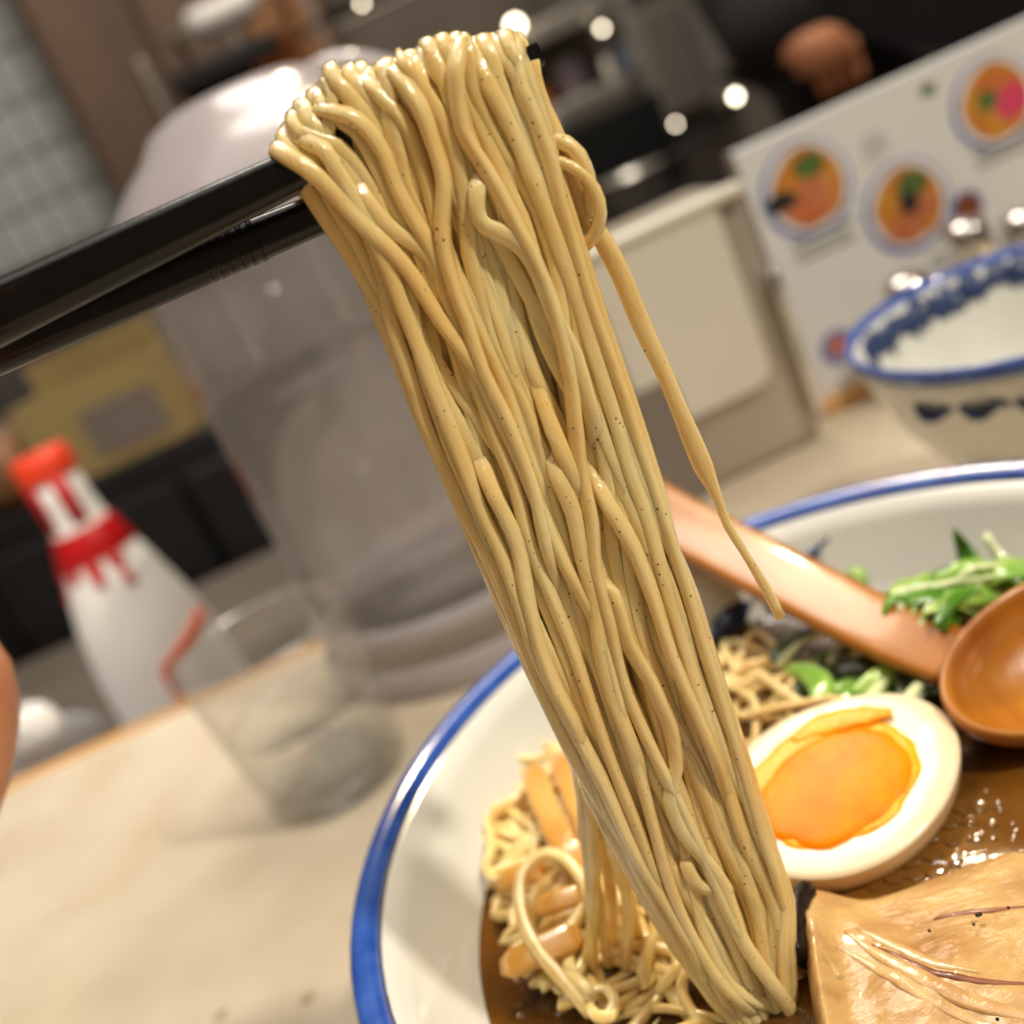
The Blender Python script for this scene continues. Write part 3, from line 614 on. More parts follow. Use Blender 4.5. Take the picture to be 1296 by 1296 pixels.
# ladle cup
sc_ = Vector((.0890, .1695, .0640)); ax = Vector((.975, .20, .06)).normalized(); upv = Vector((-.10, -.30, .95)); upv = (upv - upv.dot(ax) * ax).normalized(); ay = upv.cross(ax)
SA, SB, SD = .0285, .0172, .0125; V = []; Fc = []; n = 48
prof = [(1.0, 0.0), (1.0, .0009), (.97, .0013), (.93, .0010), (.90, 0.0)]
inn = [(.90 * math.cos(p), -(SD - .002) * math.sin(p)) for p in [i * math.pi / 2 / 9 for i in range(1, 9)]]
out = [(math.cos(p), -SD * math.sin(p)) for p in [i * math.pi / 2 / 9 for i in range(8, 0, -1)]]
allr = out + prof + inn
for q, z in allr:
    for j in range(n):
        th = 2 * math.pi * j / n; V.append(sc_ + ax * (SA * q * math.cos(th)) + ay * (SB * q * math.sin(th)) + upv * z)
for i in range(len(allr) - 1):
    for j in range(n): Fc.append((i * n + j, i * n + (j + 1) % n, (i + 1) * n + (j + 1) % n, (i + 1) * n + j))
Fc.append(tuple(range(n - 1, -1, -1))); L0 = (len(allr) - 1) * n; Fc.append(tuple(L0 + j for j in range(n)))
bm = bmesh.new(); bm.from_mesh(mesh(V, Fc)); obj('spoon_cup', from_bm(bm, True), MT['wood'], sp)
hp = [Vector((.0738, .1812, .0612)), Vector((.0708, .1850, .0628)), Vector((.0640, .1985, .0665)), Vector((.0545, .2260, .0725)), Vector((.0445, .2560, .0785)), Vector((.0370, .2800, .0835)), Vector((.0340, .2890, .0852))]
obj('spoon_handle', tube(hp, lambda t: (.0072 + .0024 * t) * (1 if t < .95 else max(.3, 1 - (t - .95) * 12)), lambda t: .0021, sides=16, up=(-.05, -.35, .93), power=4.5, step=.003), MT['wood'], sp)

# ---------------------------------------------------------------- greens
def leaf(pts, wd, label, m='leaf', name='green_leaf', group='shredded greens on the soup', th=.16, round_=False):
    P = [Vector(p) for p in pts]
    prof = (lambda t: wd * (math.sin(math.pi * min(1, .12 + t * .88)) ** .8 * (1 if t < .6 else 1) + .06)) if not round_ else (lambda t: wd * (1 - .3 * t))
    me = tube(P, prof, lambda t: max(.0002, prof(t) * (th if not round_ else .8)), sides=8, up=(random.uniform(-.5, .5), random.uniform(-.9, -.2), 1), twist=random.uniform(-.8, .8), power=2, step=.002)
    tag(obj(name, me, MT[m]), label, 'leaf' if not round_ else 'stem', group)
gp = lambda px, py, z: onz(px, py, z)
Ysp = lambda px, py, y: ony(px, py, y)
# traced ones
leaf([gp(1228, 738, .066), Ysp(1224, 705, .2190), Ysp(1207, 668, .2200)], .0034, 'pointed green leaf tip standing up at the back of the greens', 'leaf', group=None)
leaf([Ysp(1300, 728, .206), Ysp(1268, 706, .212), Ysp(1246, 676, .216)], .0016, 'cream stalk sticking up at the far right of the greens', 'stem', 'green_stalk', None, round_=True)
leaf([Ysp(1315, 770, .196), Ysp(1270, 752, .200), Ysp(1216, 738, .205)], .0017, 'white stalk lying across the top of the greens', 'stem', 'green_stalk', None, round_=True)
leaf([Ysp(1320, 740, .200), Ysp(1290, 722, .204), Ysp(1258, 722, .206), Ysp(1240, 760, .204)], .0036, 'bright folded leaf at the right of the greens', 'leaf_light', group=None)
leaf([Ysp(1205, 735, .207), Ysp(1188, 772, .204), Ysp(1172, 790, .201)], .0032, 'broad forked leaf leaning on the spoon handle', 'leaf', group=None)
leaf([Ysp(1205, 738, .212), Ysp(1160, 752, .214), Ysp(1122, 768, .216)], .0022, 'slim leaf lying behind the spoon handle', 'leaf_light', group=None)
leaf([Ysp(1070, 735, .238), Ysp(1085, 722, .236), Ysp(1098, 745, .232)], .0022, 'small curled leaf peeking over the spoon handle', 'leaf_light', group=None)
lg = 'shredded green strip in the heap behind the spoon handle'
for k in range(84):
    px = random.uniform(1130, 1340); lo = 728 + max(0, (1210 - px)) * .45; hi = 762 + (px - 1130) * .24; py = random.uniform(lo, max(lo + 4, hi)); z = .0650 + random.uniform(0, .004)
    c = onz(px, py, z)
    if ((c - sc_).dot(ax) / (SA * 1.15)) ** 2 + ((c - sc_).dot(ay) / (SB * 1.35)) ** 2 < 1: continue
    h = random.uniform(-.6, .9) + (math.pi if random.random() < .5 else 0); L = random.uniform(.010, .022)
    d = Vector((math.cos(h), math.sin(h), random.uniform(-.25, .3)))
    pts = [c - d * L * .5 + Vector((0, 0, -.002)), c + Vector((0, 0, random.uniform(0, .0025))), c + d * L * .5 + Vector((0, 0, random.uniform(-.003, .003)))]
    mm = random.choice(['leaf', 'leaf', 'leaf_light', 'leaf_light', 'stem'])
    leaf(pts, random.uniform(.0014, .0036) if mm != 'stem' else .0011, lg if mm != 'stem' else 'pale stalk in the heap of greens behind the spoon handle', mm, 'green_leaf' if mm != 'stem' else 'green_stalk', 'shredded greens behind the spoon handle', round_=(mm == 'stem'))
lg2 = 'wet green strip floating under the spoon handle'
for k in range(26):
    px = random.uniform(1010, 1180); base_ = 812 + (px - 1010) * .28; py = random.uniform(base_ - 12, min(905, base_ + 62)); z = SOUP + random.uniform(.001, .0055)
    c = onz(px, py, z); h = random.uniform(-.4, 1.3); L = random.uniform(.010, .020); d = Vector((math.cos(h), math.sin(h), random.uniform(-.15, .15)))
    pts = [c - d * L * .5, c + Vector((0, 0, random.uniform(0, .002))), c + d * L * .5]
    mm = random.choice(['seaweed', 'seaweed', 'leaf', 'leaf_light', 'seaweed', 'stem'])
    leaf(pts, random.uniform(.0014, .0030) if mm != 'stem' else .0012, {'seaweed': 'dark green strip floating in the shade of the spoon handle', 'stem': 'white stalk floating under the spoon handle'}.get(mm, lg2), mm, 'green_leaf' if mm != 'stem' else 'green_stalk', 'greens floating under the spoon handle', round_=(mm == 'stem'))
leaf([gp(1060, 905, .0595), gp(1072, 878, .0605), gp(1092, 862, .060)], .0028, 'bright green leaf standing just behind the egg', 'leaf', group=None)
leaf([gp(1092, 900, .060), gp(1105, 880, .0605), gp(1118, 862, .060)], .0018, 'white stalk standing behind the egg', 'stem', 'green_stalk', None, round_=True)
leaf([gp(1140, 905, .060), gp(1150, 885, .0605), gp(1162, 868, .060)], .0019, 'second white stalk behind the egg nearer the spoon cup', 'stem', 'green_stalk', None, round_=True)
leaf([gp(1030, 905, .058), gp(1040, 870, .060), gp(1020, 850, .059), gp(990, 846, .058)], .0030, 'pale folded leaf left of the bright leaf behind the egg', 'leaf_light', group=None)

# ---------------------------------------------------------------- chopsticks
def chopstick(tip, back, L, label, r0, r1, grooves=False):
    tip, back = Vector(tip), Vector(back); d = (back - tip).normalized()
    c = thing('chopstick', label, 'chopstick', (0, 0, 0), 0, 'black chopsticks holding the noodles')
    n = 40; pts = [tip + d * (L * i / n) for i in range(n + 1)]
    obj('shaft', tube(pts, lambda t: (r0 + (r1 - r0) * min(1, t * 2.6)) * (.82 if t < .012 else 1), sides=16, power=3.4), MT['lacquer'], c)
    if grooves:
        for k in range(7):
            a = tip + d * (.0335 + k * .0016)
            obj('grip_ring', tube([a, a + d * .0008], lambda t: r0 + (r1 - r0) * 2.6 * (.0385 / L) + .00008, sides=16, power=3.4), MT['lacquer'], c)
    return c
tipU = onp(683, 69, .0050); backU = ony(0, 396, .1475)
chopstick(tipU, backU, .225, 'upper black lacquered chopstick with its tip poking out right of the noodles', .0019, .0042)
tipL = onp(600, 190, .0115); backL = ony(0, 437, .156)
chopstick(tipL, backL, .225, 'lower black lacquered chopstick vanishing behind the noodles', .0023, .0042, True)

# ---------------------------------------------------------------- skin-modifier figures
def skin_mesh(verts, edges, radii, root=0, sub=2):
    me = bpy.data.meshes.new('mesh'); me.from_pydata([tuple(v) for v in verts], edges, []); me.update()
    o = bpy.data.objects.new('temp', me); COL.objects.link(o)
    sk = o.modifiers.new('skin', 'SKIN'); sk.use_smooth_shade = True
    for i, r in enumerate(radii):
        sv = me.skin_vertices[0].data[i]; sv.radius = (r, r) if not isinstance(r, tuple) else r; sv.use_root = (i == root)
    s = o.modifiers.new('sub', 'SUBSURF'); s.levels = sub; s.render_levels = sub
    dg = bpy.context.evaluated_depsgraph_get(); out = bpy.data.meshes.new_from_object(o.evaluated_get(dg)); out.materials.clear()
    bpy.data.objects.remove(o)
    for p in out.polygons: p.use_smooth = True
    return out
def join_meshes(ms):
    bm = bmesh.new()
    for m_ in ms: bm.from_mesh(m_)
    me = bpy.data.meshes.new('mesh'); bm.to_mesh(me); bm.free()
    for p in me.polygons: p.use_smooth = True
    return me
# the hand that holds the chopsticks, just past the left border
hd = thing('person', 'hand of the diner in a dark sleeve holding the chopsticks at the left edge', 'person', (.004, .012, .006))
HO = Vector((.004, .012, .006))
palm = [(-.185, .030, .128), (-.155, .048, .143), (-.128, .070, .158), (-.108, .088, .171), (-.102, .082, .160), (-.100, .097, .182)]
HV = list(palm); HR = [.026, .022, (.024, .016), (.020, .014), (.017, .012), (.016, .012)]
HE = [(0, 1), (1, 2), (2, 3), (2, 4), (2, 5)]
def chain(root, pts, rad):
    global HV, HE, HR
    p = root
    for q, r in zip(pts, rad): HV.append(q); HR.append(r); HE.append((p, len(HV) - 1)); p = len(HV) - 1
chain(3, [(-.090, .094, .1755), tuple(ony(-46, 838, .1105) - HO), tuple(ony(-64, 950, .1085) - HO), (-.0760, .0860, .1480), (-.0860, .0780, .1490)], [.0092, .0086, .0083, .0077, .0070])        # ring finger, bent knuckle in view
chain(4, [(-.092, .078, .157), (-.0750, .080, .1510), (-.0760, .078, .1400), (-.0860, .070, .1360), (-.0930, .063, .1370)], [.0083, .0077, .0073, .0068, .0062])           # little finger
chain(5, [(-.088, .107, .187), (-.0780, .1170, .1860), (-.0720, .1215, .1870), (-.0670, .1270, .1890)], [.0093, .0086, .0080, .0070])                                     # middle finger under the sticks
chain(5, [(-.092, .108, .198), (-.0760, .1120, .2110), (-.0640, .1120, .2110), (-.0530, .1140, .2070)], [.0093, .0085, .0078, .0068])                                      # index finger over them
chain(1, [(-.132, .044, .168), (-.112, .058, .190), (-.090, .076, .202), (-.072, .092, .2050)], [.0135, .0110, .0098, .0082])                                             # thumb
hm = skin_mesh(HV, HE, HR, 2, 2)
obj('hand', hm, MT['skin'], hd)
obj('sleeve', skin_mesh([(-.165, .042, .138), (-.21, .012, .112), (-.30, -.06, .06)], [(0, 1), (1, 2)], [.031, .036, .043], 1, 2), MT['black_cloth'], hd)
for (p, q, r) in [((-.0535, .1265, .1985), (-.0500, .1285, .1945), .004)]:
    pass

# ---------------------------------------------------------------- water glass
GC = (-.1055, .3640); gl = thing('drinking_glass', 'clear drinking glass half full of water on the counter left of the bowl', 'glass', (GC[0], GC[1], 0))
gp_ = [(0, 0.0), (.027, 0.0), (.0292, .0015), (.0300, .004), (.0325, .036), (.0345, .0685), (.0339, .0700), (.0331, .0686), (.0310, .036), (.0282, .0100), (.026, .0085), (0, .0082)]
obj('tumbler', lathe(gp_, 72), MT['clear_glass'], gl)
obj('rim', lathe([(.0348 + .0011 * math.cos(a), .0692 + .0011 * math.sin(a)) for a in [i * math.pi / 5 for i in range(10)]], 72, closed=True), MT['clear_plastic'], gl)
obj('thick_base', lathe([(0, .0004), (.0262, .0006), (.0284, .0030), (.0286, .0062), (.0262, .0080), (0, .0078)], 64), MT['clear_glass'], gl)
wt = tag(obj('water', lathe([(0, .0088), (.0260, .0090), (.0278, .0108), (.0300, .034), (.0302, .0362), (.0296, .0356), (0, .0354)], 64), MT['thin_water'], None, (GC[0], GC[1], 0)), 'still water in the small drinking glass', 'water')

# ---------------------------------------------------------------- water pitcher
PC = (-.0330, .4620); PR = .0715
pt = thing('water_pitcher', 'large clear plastic water pitcher with a domed lid behind the noodles', 'pitcher', (PC[0], PC[1], 0))
w_ = .0022
body = [(0, .0), (PR + .003, .0), (PR + .0045, .003), (PR + .0045, .010), (PR + .001, .014), (PR + .001, .022), (PR + .003, .024), (PR + .003, .028), (PR, .031), (PR, .150), (PR + .001, .204), (PR - w_, .206), (PR - w_, .150), (PR - w_, .034), (PR - .008, .026), (0, .025)]
obj('pitcher_body', lathe(body, 96), MT['clear_plastic'], pt)
obj('base_ring', lathe([(PR - .006, .0262), (PR + .0034, .0262), (PR + .0042, .0310), (PR + .0030, .0350), (PR + .0008, .0352), (PR + .0006, .028), (PR - .006, .0276)], 96, closed=True), MT['lid_plastic'], pt)
obj('base_skirt', lathe([(PR + .0046, .0015), (PR + .0056, .004), (PR + .0054, .0130), (PR + .0036, .0160), (PR + .0034, .0140), (PR + .0044, .011), (PR + .0044, .003)], 96, closed=True), MT['lid_plastic'], pt)
for k in range(12):                                        # flutes of the upper wall
    a = 2 * math.pi * k / 12 + .1
    p = Vector(((PR - .0004) * math.cos(a), (PR - .0004) * math.sin(a), .155)); q = p + Vector((0, 0, .046))
    obj('wall_rib', cyl(p, q, .0022, .0022, 10, 4), MT['clear_plastic'], pt)
lid = [(PR + .0040, .200), (PR + .0050, .206), (PR + .0035, .214), (PR - .002, .2215), (.056, .2335), (.046, .2400), (.040, .2470), (.030, .2515), (.014, .2535), (0, .2540)]
lin = [(r - .002 if r > .003 else 0, z - .002) for r, z in reversed(lid)]
lo = obj('lid', lathe(lid + lin, 96), MT['lid_plastic'], pt)
obj('lid_band', lathe([(PR + .0052, .1985), (PR + .0060, .201), (PR + .0060, .205), (PR + .0050, .207), (PR + .0036, .205), (PR + .0036, .201)], 96, closed=True), MT['lid_plastic'], lo)
obj('lid_spout', tube([(.030, -.010, .243), (.046, -.016, .2430), (.062, -.020, .2330), (.072, -.023, .222)], lambda t: .014 + .004 * t, lambda t: .0055, sides=14, up=(0, 0, 1), step=.004), MT['lid_plastic'], lo)
obj('handle', tube([(.055, .044, .190), (.080, .062, .186), (.088, .070, .165), (.088, .070, .105), (.080, .062, .078), (.056, .044, .072)], lambda t: .0075, lambda t: .005, sides=12, step=.006), MT['clear_plastic'], pt)
pw = tag(obj('pitcher_water', lathe([(0, .0256), (PR - .0085, .0262), (PR - w_ - .0003, .0345), (PR - w_ - .0003, .1400), (PR - w_ - .0013, .1392), (0, .1390)], 96), MT['water'], None, (PC[0], PC[1], 0)), 'water filling two thirds of the big plastic pitcher', 'water')

random.seed(31)
for k in range(11):                                        # ice in the pitcher
    a = random.uniform(0, 6.28); q = random.uniform(.012, .042); z = .118 - (k // 4) * .028 + random.uniform(-.004, .004)
    ic = tag(obj('ice_cube', blob((0, 0, 0), .014, .013, .012, .35, 60, 3, k), MT['ice'], None, (PC[0] + q * math.cos(a), PC[1] + q * math.sin(a), z)), 'rounded ice cube floating in the pitcher water', 'ice', 'ice cubes in the pitcher'); ic.rotation_euler = (a, q * 60, a * 2)
random.seed(5)
# ---------------------------------------------------------------- napkin dispenser
nd = thing('napkin_dispenser', 'cream and steel napkin dispenser box on the counter beside the menu', 'dispenser', (.1160, .475, 0))
nd.rotation_euler = (0, 0, R_(3))
obj('casing', box(.086, .062, .132, (0, .031, .066), .005, 3), MT['beige_metal'], nd)
bm = bmesh.new(); pts = []; x0, x1, z0, z1, rr = -.040, .0265, .040, .1290, .010
for cx, cz, a0 in ((x1 - rr, z0 + rr, -90), (x1 - .003, z1 - .003, 0), (x0 + .003, z1 - .003, 90), (x0 + rr, z0 + rr, 180)):
    r_ = rr if cz < .1 else .003
    for k in range(7): a = R_(a0 + 15 * k); pts.append((cx + r_ * math.cos(a), 0, cz + r_ * math.sin(a)))
pf = obj('front_plate', flat_poly(pts, .004, (0, -1, 0)), MT['white_plastic'], nd)
pts = []
for cx, cz, a0 in ((-.026, .006, -90), (-.026, .058, 0), (-.0365, .058, 90), (-.0365, .006, 180)):
    for k in range(7): a = R_(a0 + 15 * k); pts.append((cx + .0055 * math.cos(a), -.004, cz + .0055 * math.sin(a)))
obj('thumb_slot', flat_poly(pts, .0006, (0, -1, 0)), MT['grey_plastic'], nd)
obj('steel_side_rail', box(.0050, .014, .076, (.0415, -.001, .052), .002, 3), MT['chrome'], nd)
obj('top_lip', box(.084, .012, .006, (0, .0, .1305), .0025, 3), MT['white_plastic'], nd)
# white folded paper on the counter behind the rim
fp = tag(obj('folded_napkin', box(.050, .036, .004, (0, 0, .0025), .0015, 3), MT['paper'], None, (.0640, .3290, 0)), 'small white folded paper napkin on the counter behind the ramen bowl', 'napkin'); fp.rotation_euler = (0, 0, R_(12))

# ---------------------------------------------------------------- menu board
MY = .5060
mn = thing('menu_board', 'pale upright menu board with printed ramen bowls behind the second bowl', 'menu', (.355, MY, 0))
mn.rotation_euler = (R_(-1.5), 0, 0)
obj('board', box(.372, .004, .140, (0, .002, .0725), .001, 1), MT['menu_board'], mn)
obj('board_foot', box(.372, .018, .008, (0, .003, .004), .001, 1), MT['woodedge'], mn)
obj('board_edge', box(.0035, .006, .140, (-.1865, .002, .0725), .001, 1), MT['grey_plastic'], mn)
def disc(cx, cz, r, lvl, m, name, parent, squash=1.0, amp=0, seed=0, rot=0, n=28):
    pts = []
    for k in range(n):
        a = 2 * math.pi * k / n; q = r * (1 + amp * noise.noise(Vector((math.cos(a) * 1.6, math.sin(a) * 1.6, seed))))
        x, z = q * math.cos(a), q * squash * math.sin(a); pts.append((cx + x * math.cos(rot) - z * math.sin(rot), -.0001 * lvl, cz + x * math.sin(rot) + z * math.cos(rot)))
    return obj(name, flat_poly(pts, .00012, (0, -1, 0)), MT[m], parent)
def mpos(px, py): p = ony(px, py, MY - .0008); return p.x - .355, p.z
def printed(px, py, r, parts):
    r *= 1.17
    cx, cz = mpos(px, py); b = disc(cx, cz, r, 1, 'print_rim', 'printed_bowl', mn)
    disc(cx + .0008, cz + .001, r * .90, 2, 'print_white', 'printed_inside', b); disc(cx + .0014, cz + .0006, r * .78, 3, 'print_broth', 'printed_soup', b, amp=.1)
    for i, (dx, dz, q, sq, m) in enumerate(parts): disc(cx + dx * r, cz + dz * r, q * r, 4 + i, m, 'printed_topping', b, sq, .25, i + px)
printed(1025, 240, .0205, [(.0, -.30, .50, .8, 'print_meat'), (.15, .0, .32, .9, 'print_meat'), (.18, .45, .34, .7, 'print_green'), (-.62, -.02, .34, .62, 'print_black'), (-.1, -.5, .3, .6, 'print_orange')])
printed(1152, 262, .0200, [(-.15, -.42, .45, .6, 'print_meat'), (.35, -.10, .30, .9, 'print_meat'), (.22, .42, .36, .8, 'print_green'), (.05, .08, .2, 1.2, 'print_black')])
printed(1264, 130, .0195, [(.38, -.08, .40, .9, 'print_pink'), (-.15, .12, .26, .9, 'print_green'), (.0, .45, .35, .4, 'print_orange')])
cx, cz = mpos(1228, 262); sm = disc(cx, cz, .0085, 2, 'print_rim', 'printed_cup', mn); disc(cx, cz, .0068, 3, 'print_brown', 'printed_sauce', sm)
cx, cz = mpos(1062, 440); sm = disc(cx, cz, .0095, 2, 'print_rim', 'printed_plate', mn); disc(cx, cz + .001, .0048, 3, 'print_orange', 'printed_food', sm)
cx, cz = mpos(1290, 290); sm = disc(cx, cz, .0075, 2, 'print_black', 'printed_cup', mn); disc(cx + .001, cz - .003, .004, 3, 'print_orange', 'printed_food', sm)
cx, cz = mpos(1180, 112); disc(cx, cz, .0042, 2, 'print_green', 'printed_leaf_mark', mn, .7)
# round emblem: ring with strokes
cx, cz = mpos(1112, 186)
me = tube([(cx + .0062 * math.cos(a), -.0002, cz + .0062 * math.sin(a)) for a in [i * 2 * math.pi / 28 for i in range(29)]], lambda t: .0003, lambda t: .0002, sides=4, up=(0, -1, 0))
em = obj('printed_emblem', me, MT['print_grey'], mn)
for dx, dz, wx, wz in ((-.0022, .0005, .0008, .004), (-.0008, .002, .003, .0007), (.0014, .0, .0008, .005), (.0024, .001, .002, .0007), (-.0012, -.0015, .002, .0007)):
    obj('emblem_stroke', box(wx, .0002, wz, (cx + dx, -.0002, cz + dz)), MT['print_grey'], em)
def text_rows(px, py, rows, width, parent):
    cx, cz = mpos(px, py)
    for r in range(rows):
        x = 0; z = cz - r * .0044
        while x < width * random.uniform(.85, 1):
            l = random.uniform(.0012, .0034); obj('printed_word', box(l, .0002, .0020, (cx + x + l / 2, -.0002, z)), MT['print_grey'], parent); x += l + .0008
text_rows(1006, 312, 3, .034, mn); text_rows(1236, 190, 3, .040, mn); text_rows(1180, 330, 2, .03, mn)

# ---------------------------------------------------------------- second bowl on its own
b2 = bowl('soup_bowl', 'empty white bowl with blue rim and navy brush pattern behind the ramen bowl', (.1850, .3190), .0605, .0750, 1)
for k in range(26):
    a = R_(50 + k * 3.6); r0 = .0950 - .0025 * random.random()
    brush(b2, a, a + R_(random.uniform(5, 10)), r0 - random.uniform(0, .003), r0 - random.uniform(0, .003), random.uniform(.0022, .0046), 10 + k)
for o in b2.children:
    if o.name.startswith('painted_stroke'): o.scale = (.593, .593, 1.0)
brush_o = []
for k in range(7):                                         # cloud band on the outside
    a = R_(-165 + k * 17); r = .0560
    P = [Vector(((r + .0012 - .001 * abs(i - 3)) * math.cos(a + R_(i * 2.6)), (r + .0012 - .001 * abs(i - 3)) * math.sin(a + R_(i * 2.6)), .0595 + .0015 * math.sin(i * 1.4 + k))) for i in range(7)]
    obj('painted_cloud', tube(P, lambda t: .0034 * math.sin(math.pi * (.15 + .7 * t)), lambda t: .0016, sides=8, up=(0, 0, 1), step=.002), MT['navy'], b2)
# tray under that bowl, black to paint in the bowl's shadow
tray = tag(obj('shadow_tray', box(.125, .10, .006, (0, 0, .003), .002, 2), MT['black'], None, (.205, .318, 0)), 'dark flat tray doubling as painted shadow under the white and navy soup bowl', 'tray'); tray.rotation_euler = (0, 0, R_(-38))
b2.location.z = .0065
# condiment jars
def jar(px, py, y, r, h, label, m):
    p = onz(px, py, 0); p.y = y; q = ony(px, py, y)
    t = thing('condiment_jar', label, 'jar', (q.x, y, 0), 0, 'condiment jars by the menu')
    obj('glass_body', lathe([(0, .001), (r * .92, .001), (r, .004), (r, h * .62), (r * .86, h * .72), (r * .82, h * .72), (r * .95, h * .6), (r * .95, .005), (0, .004)], 32), MT['clear_glass'], t)
    obj('contents', lathe([(0, .005), (r * .9, .006), (r * .92, h * .42), (r * .8, h * .44), (0, h * .45)], 24), MT[m], t)
    obj('steel_lid', lathe([(0, h * .72), (r * .9, h * .72), (r * .94, h * .76), (r * .92, h * .94), (r * .7, h * 1.0), (0, h * 1.02)], 32), MT['chrome'], t)
jar(1142, 345, .474, .0125, .060, 'squat condiment jar nearest the left of the group by the menu', 'white_plastic')
jar(1226, 305, .474, .0120, .072, 'taller condiment jar with dark contents in front of the menu', 'print_brown')
jar(1300, 290, .470, .0125, .066, 'condiment jar at the right border before the menu', 'print_black')
jar(1185, 345, .452, .0095, .046, 'low steel lidded shaker between two condiment jars', 'carton')

# ---------------------------------------------------------------- white bottle with red cap
BY = .62; q0 = ony(118, 720, BY)
bt = thing('sauce_bottle', 'white squeeze bottle with red collar and red cap behind the counter edge', 'bottle', (-.2405, BY, -.060))
bprof = [(0, 0), (.040, 0), (.0420, .004), (.0415, .020), (.0395, .060), (.0345, .092), (.0270, .120), (.0190, .146), (.0172, .152), (.0158, .168), (.0155, .186), (0, .186)]
obj('bottle_body', lathe(bprof, 56), MT['bottle_white'], bt)
obj('red_collar', lathe([(.0246, .1310), (.0252, .1320), (.0212, .1440), (.0192, .1500), (.0186, .1510), (.0175, .150), (.020, .140)], 48, closed=True), MT['red'], bt)
for k, (a, l) in enumerate([(-150, .018), (-118, .026), (-84, .013), (-52, .020)]):
    a = R_(a); obj('collar_flap', tube([(.0245 * math.cos(a), .0245 * math.sin(a), .131), ((.0262) * math.cos(a), .0262 * math.sin(a), .131 - l * .6), (.0300 * math.cos(a), .0300 * math.sin(a), .131 - l)], lambda t: .0050 * (1 - .4 * t), lambda t: .0010, sides=8, up=(math.cos(a), math.sin(a), .3), step=.003), MT['red'], bt)
for k, a in enumerate((-128, -62)):
    a = R_(a); obj('neck_stripe', tube([(.0172 * math.cos(a), .0172 * math.sin(a), .155), (.0164 * math.cos(a), .0164 * math.sin(a), .188)], lambda t: .0048, lambda t: .0008, sides=8, up=(math.cos(a), math.sin(a), 0)), MT['red'], bt)
obj('cap', lathe([(.0172, .184), (.0176, .186), (.0174, .1985), (.0155, .2005), (0, .2005), (0, .184)], 40), MT['orange_red'], bt)
def on_bottle(a, z, off=.0006):
    for (r1, z1), (r2, z2) in zip(bprof[1:], bprof[2:]):
        if z1 <= z <= z2 and z2 > z1: return Vector(((r1 + (r2 - r1) * (z - z1) / (z2 - z1) + off) * math.cos(a), (r1 + (r2 - r1) * (z - z1) / (z2 - z1) + off) * math.sin(a), z))
mk = [on_bottle(R_(-48 - 28 * abs(t) ** .9 + 28 * 0), .052 + .022 * 0 + (.020 * t)) for t in ()]
def bmark(px, py):
    q = ony(px, py, BY - .030); z = q.z + .060; r = (on_bottle(0, z)).x
    return on_bottle(-math.acos(max(-.97, min(.97, (q.x + .2405) / r))), z)
P = [bmark(286, 770), bmark(262, 790), bmark(236, 815), bmark(212, 842)]
P2 = [bmark(212, 842), bmark(224, 858), bmark(238, 876), bmark(252, 892)]
m1 = obj('orange_mark', tube(P, lambda t: .0042, lambda t: .0006, sides=8, up=(.7, -.7, 0), step=.003), MT['orange'], bt)
obj('orange_mark', tube(P2, lambda t: .0036, lambda t: .0006, sides=8, up=(.7, -.7, 0), step=.003), MT['orange'], bt)

# crumpled clear wrapper beside the finger
wr = thing('plastic_wrapper', 'crumpled clear plastic wrapper at the counter edge behind the hand', 'wrapper', (0, 0, 0))
p = ony(38, 905, .555)
obj('wrapper_sheet', blob((p.x - .008, .560, -.022), .036, .016, .046, .55, 42, 4, 3), MT['wrap'], wr)
obj('white_tissue', blob((p.x - .006, .556, .006), .017, .009, .015, .6, 70, 3, 5), MT['paper'], wr)

# ---------------------------------------------------------------- kitchen behind
KY = 1.70
def kpos(px, py, y=KY): return ony(px, py, y)
cb = thing('wall_cabinet', 'dark brown kitchen cabinet high behind the pitcher lid', 'cabinet', (-.16, 1.86, .30))
obj('carcass', box(.44, .26, .80, (0, .13, .40)), MT['brown'], cb)
for i, (x, ww, m) in enumerate(((-.135, .15, 'brown'), (.02, .14, 'brown'), (.155, .12, 'brown_warm'))):
    d = obj('cabinet_door', box(ww, .02, .76, (x, -.011, .40), .004, 1), MT[m], cb); obj('door_handle', box(.012, .02, .12, (x + ww * .38, -.03, .16), .004), MT['steel'], d)
p = kpos(282, 18); tr_ = thing('towel_roll', 'pale rolled towel on a rail before the brown cabinet', 'towel', (p.x, KY, p.z))
obj('roll', cyl((-.05, 0, 0), (.05, 0, 0), .022, .022, 20, 4), MT['paper'], tr_); obj('rail', cyl((-.09, 0, 0), (.09, 0, 0), .006), MT['steel'], tr_)
obj('bracket', box(.012, .22, .012, (-.085, .10, 0)), MT['steel_dark'], tr_); obj('bracket', box(.012, .22, .012, (.085, .10, 0)), MT['steel_dark'], tr_)
p = kpos(288, 82); sh = thing('wall_shelf', 'black kitchen shelf above the pitcher lid', 'shelf', (p.x, KY, p.z))
obj('board', box(.17, .22, .028, (0, .08, 0), .003), MT['black'], sh); obj('bracket', box(.012, .18, .05, (-.07, .09, -.035)), MT['black'], sh); obj('bracket', box(.012, .18, .05, (.07, .09, -.035)), MT['black'], sh)
p = kpos(352, 84); pot = thing('copper_pot', 'warm copper coloured pot behind the pitcher lid', 'pot', (p.x, KY + .02, p.z - .035))
obj('pot_body', lathe([(0, 0), (.034, 0), (.040, .006), (.042, .07), (.044, .072), (.039, .07), (.037, .008), (0, .006)], 32), MT['copper'], pot); obj('handle', tube([(.04, 0, .06), (.075, 0, .068), (.10, 0, .07)], lambda t: .006, lambda t: .004, sides=8, step=.01), MT['black'], pot)
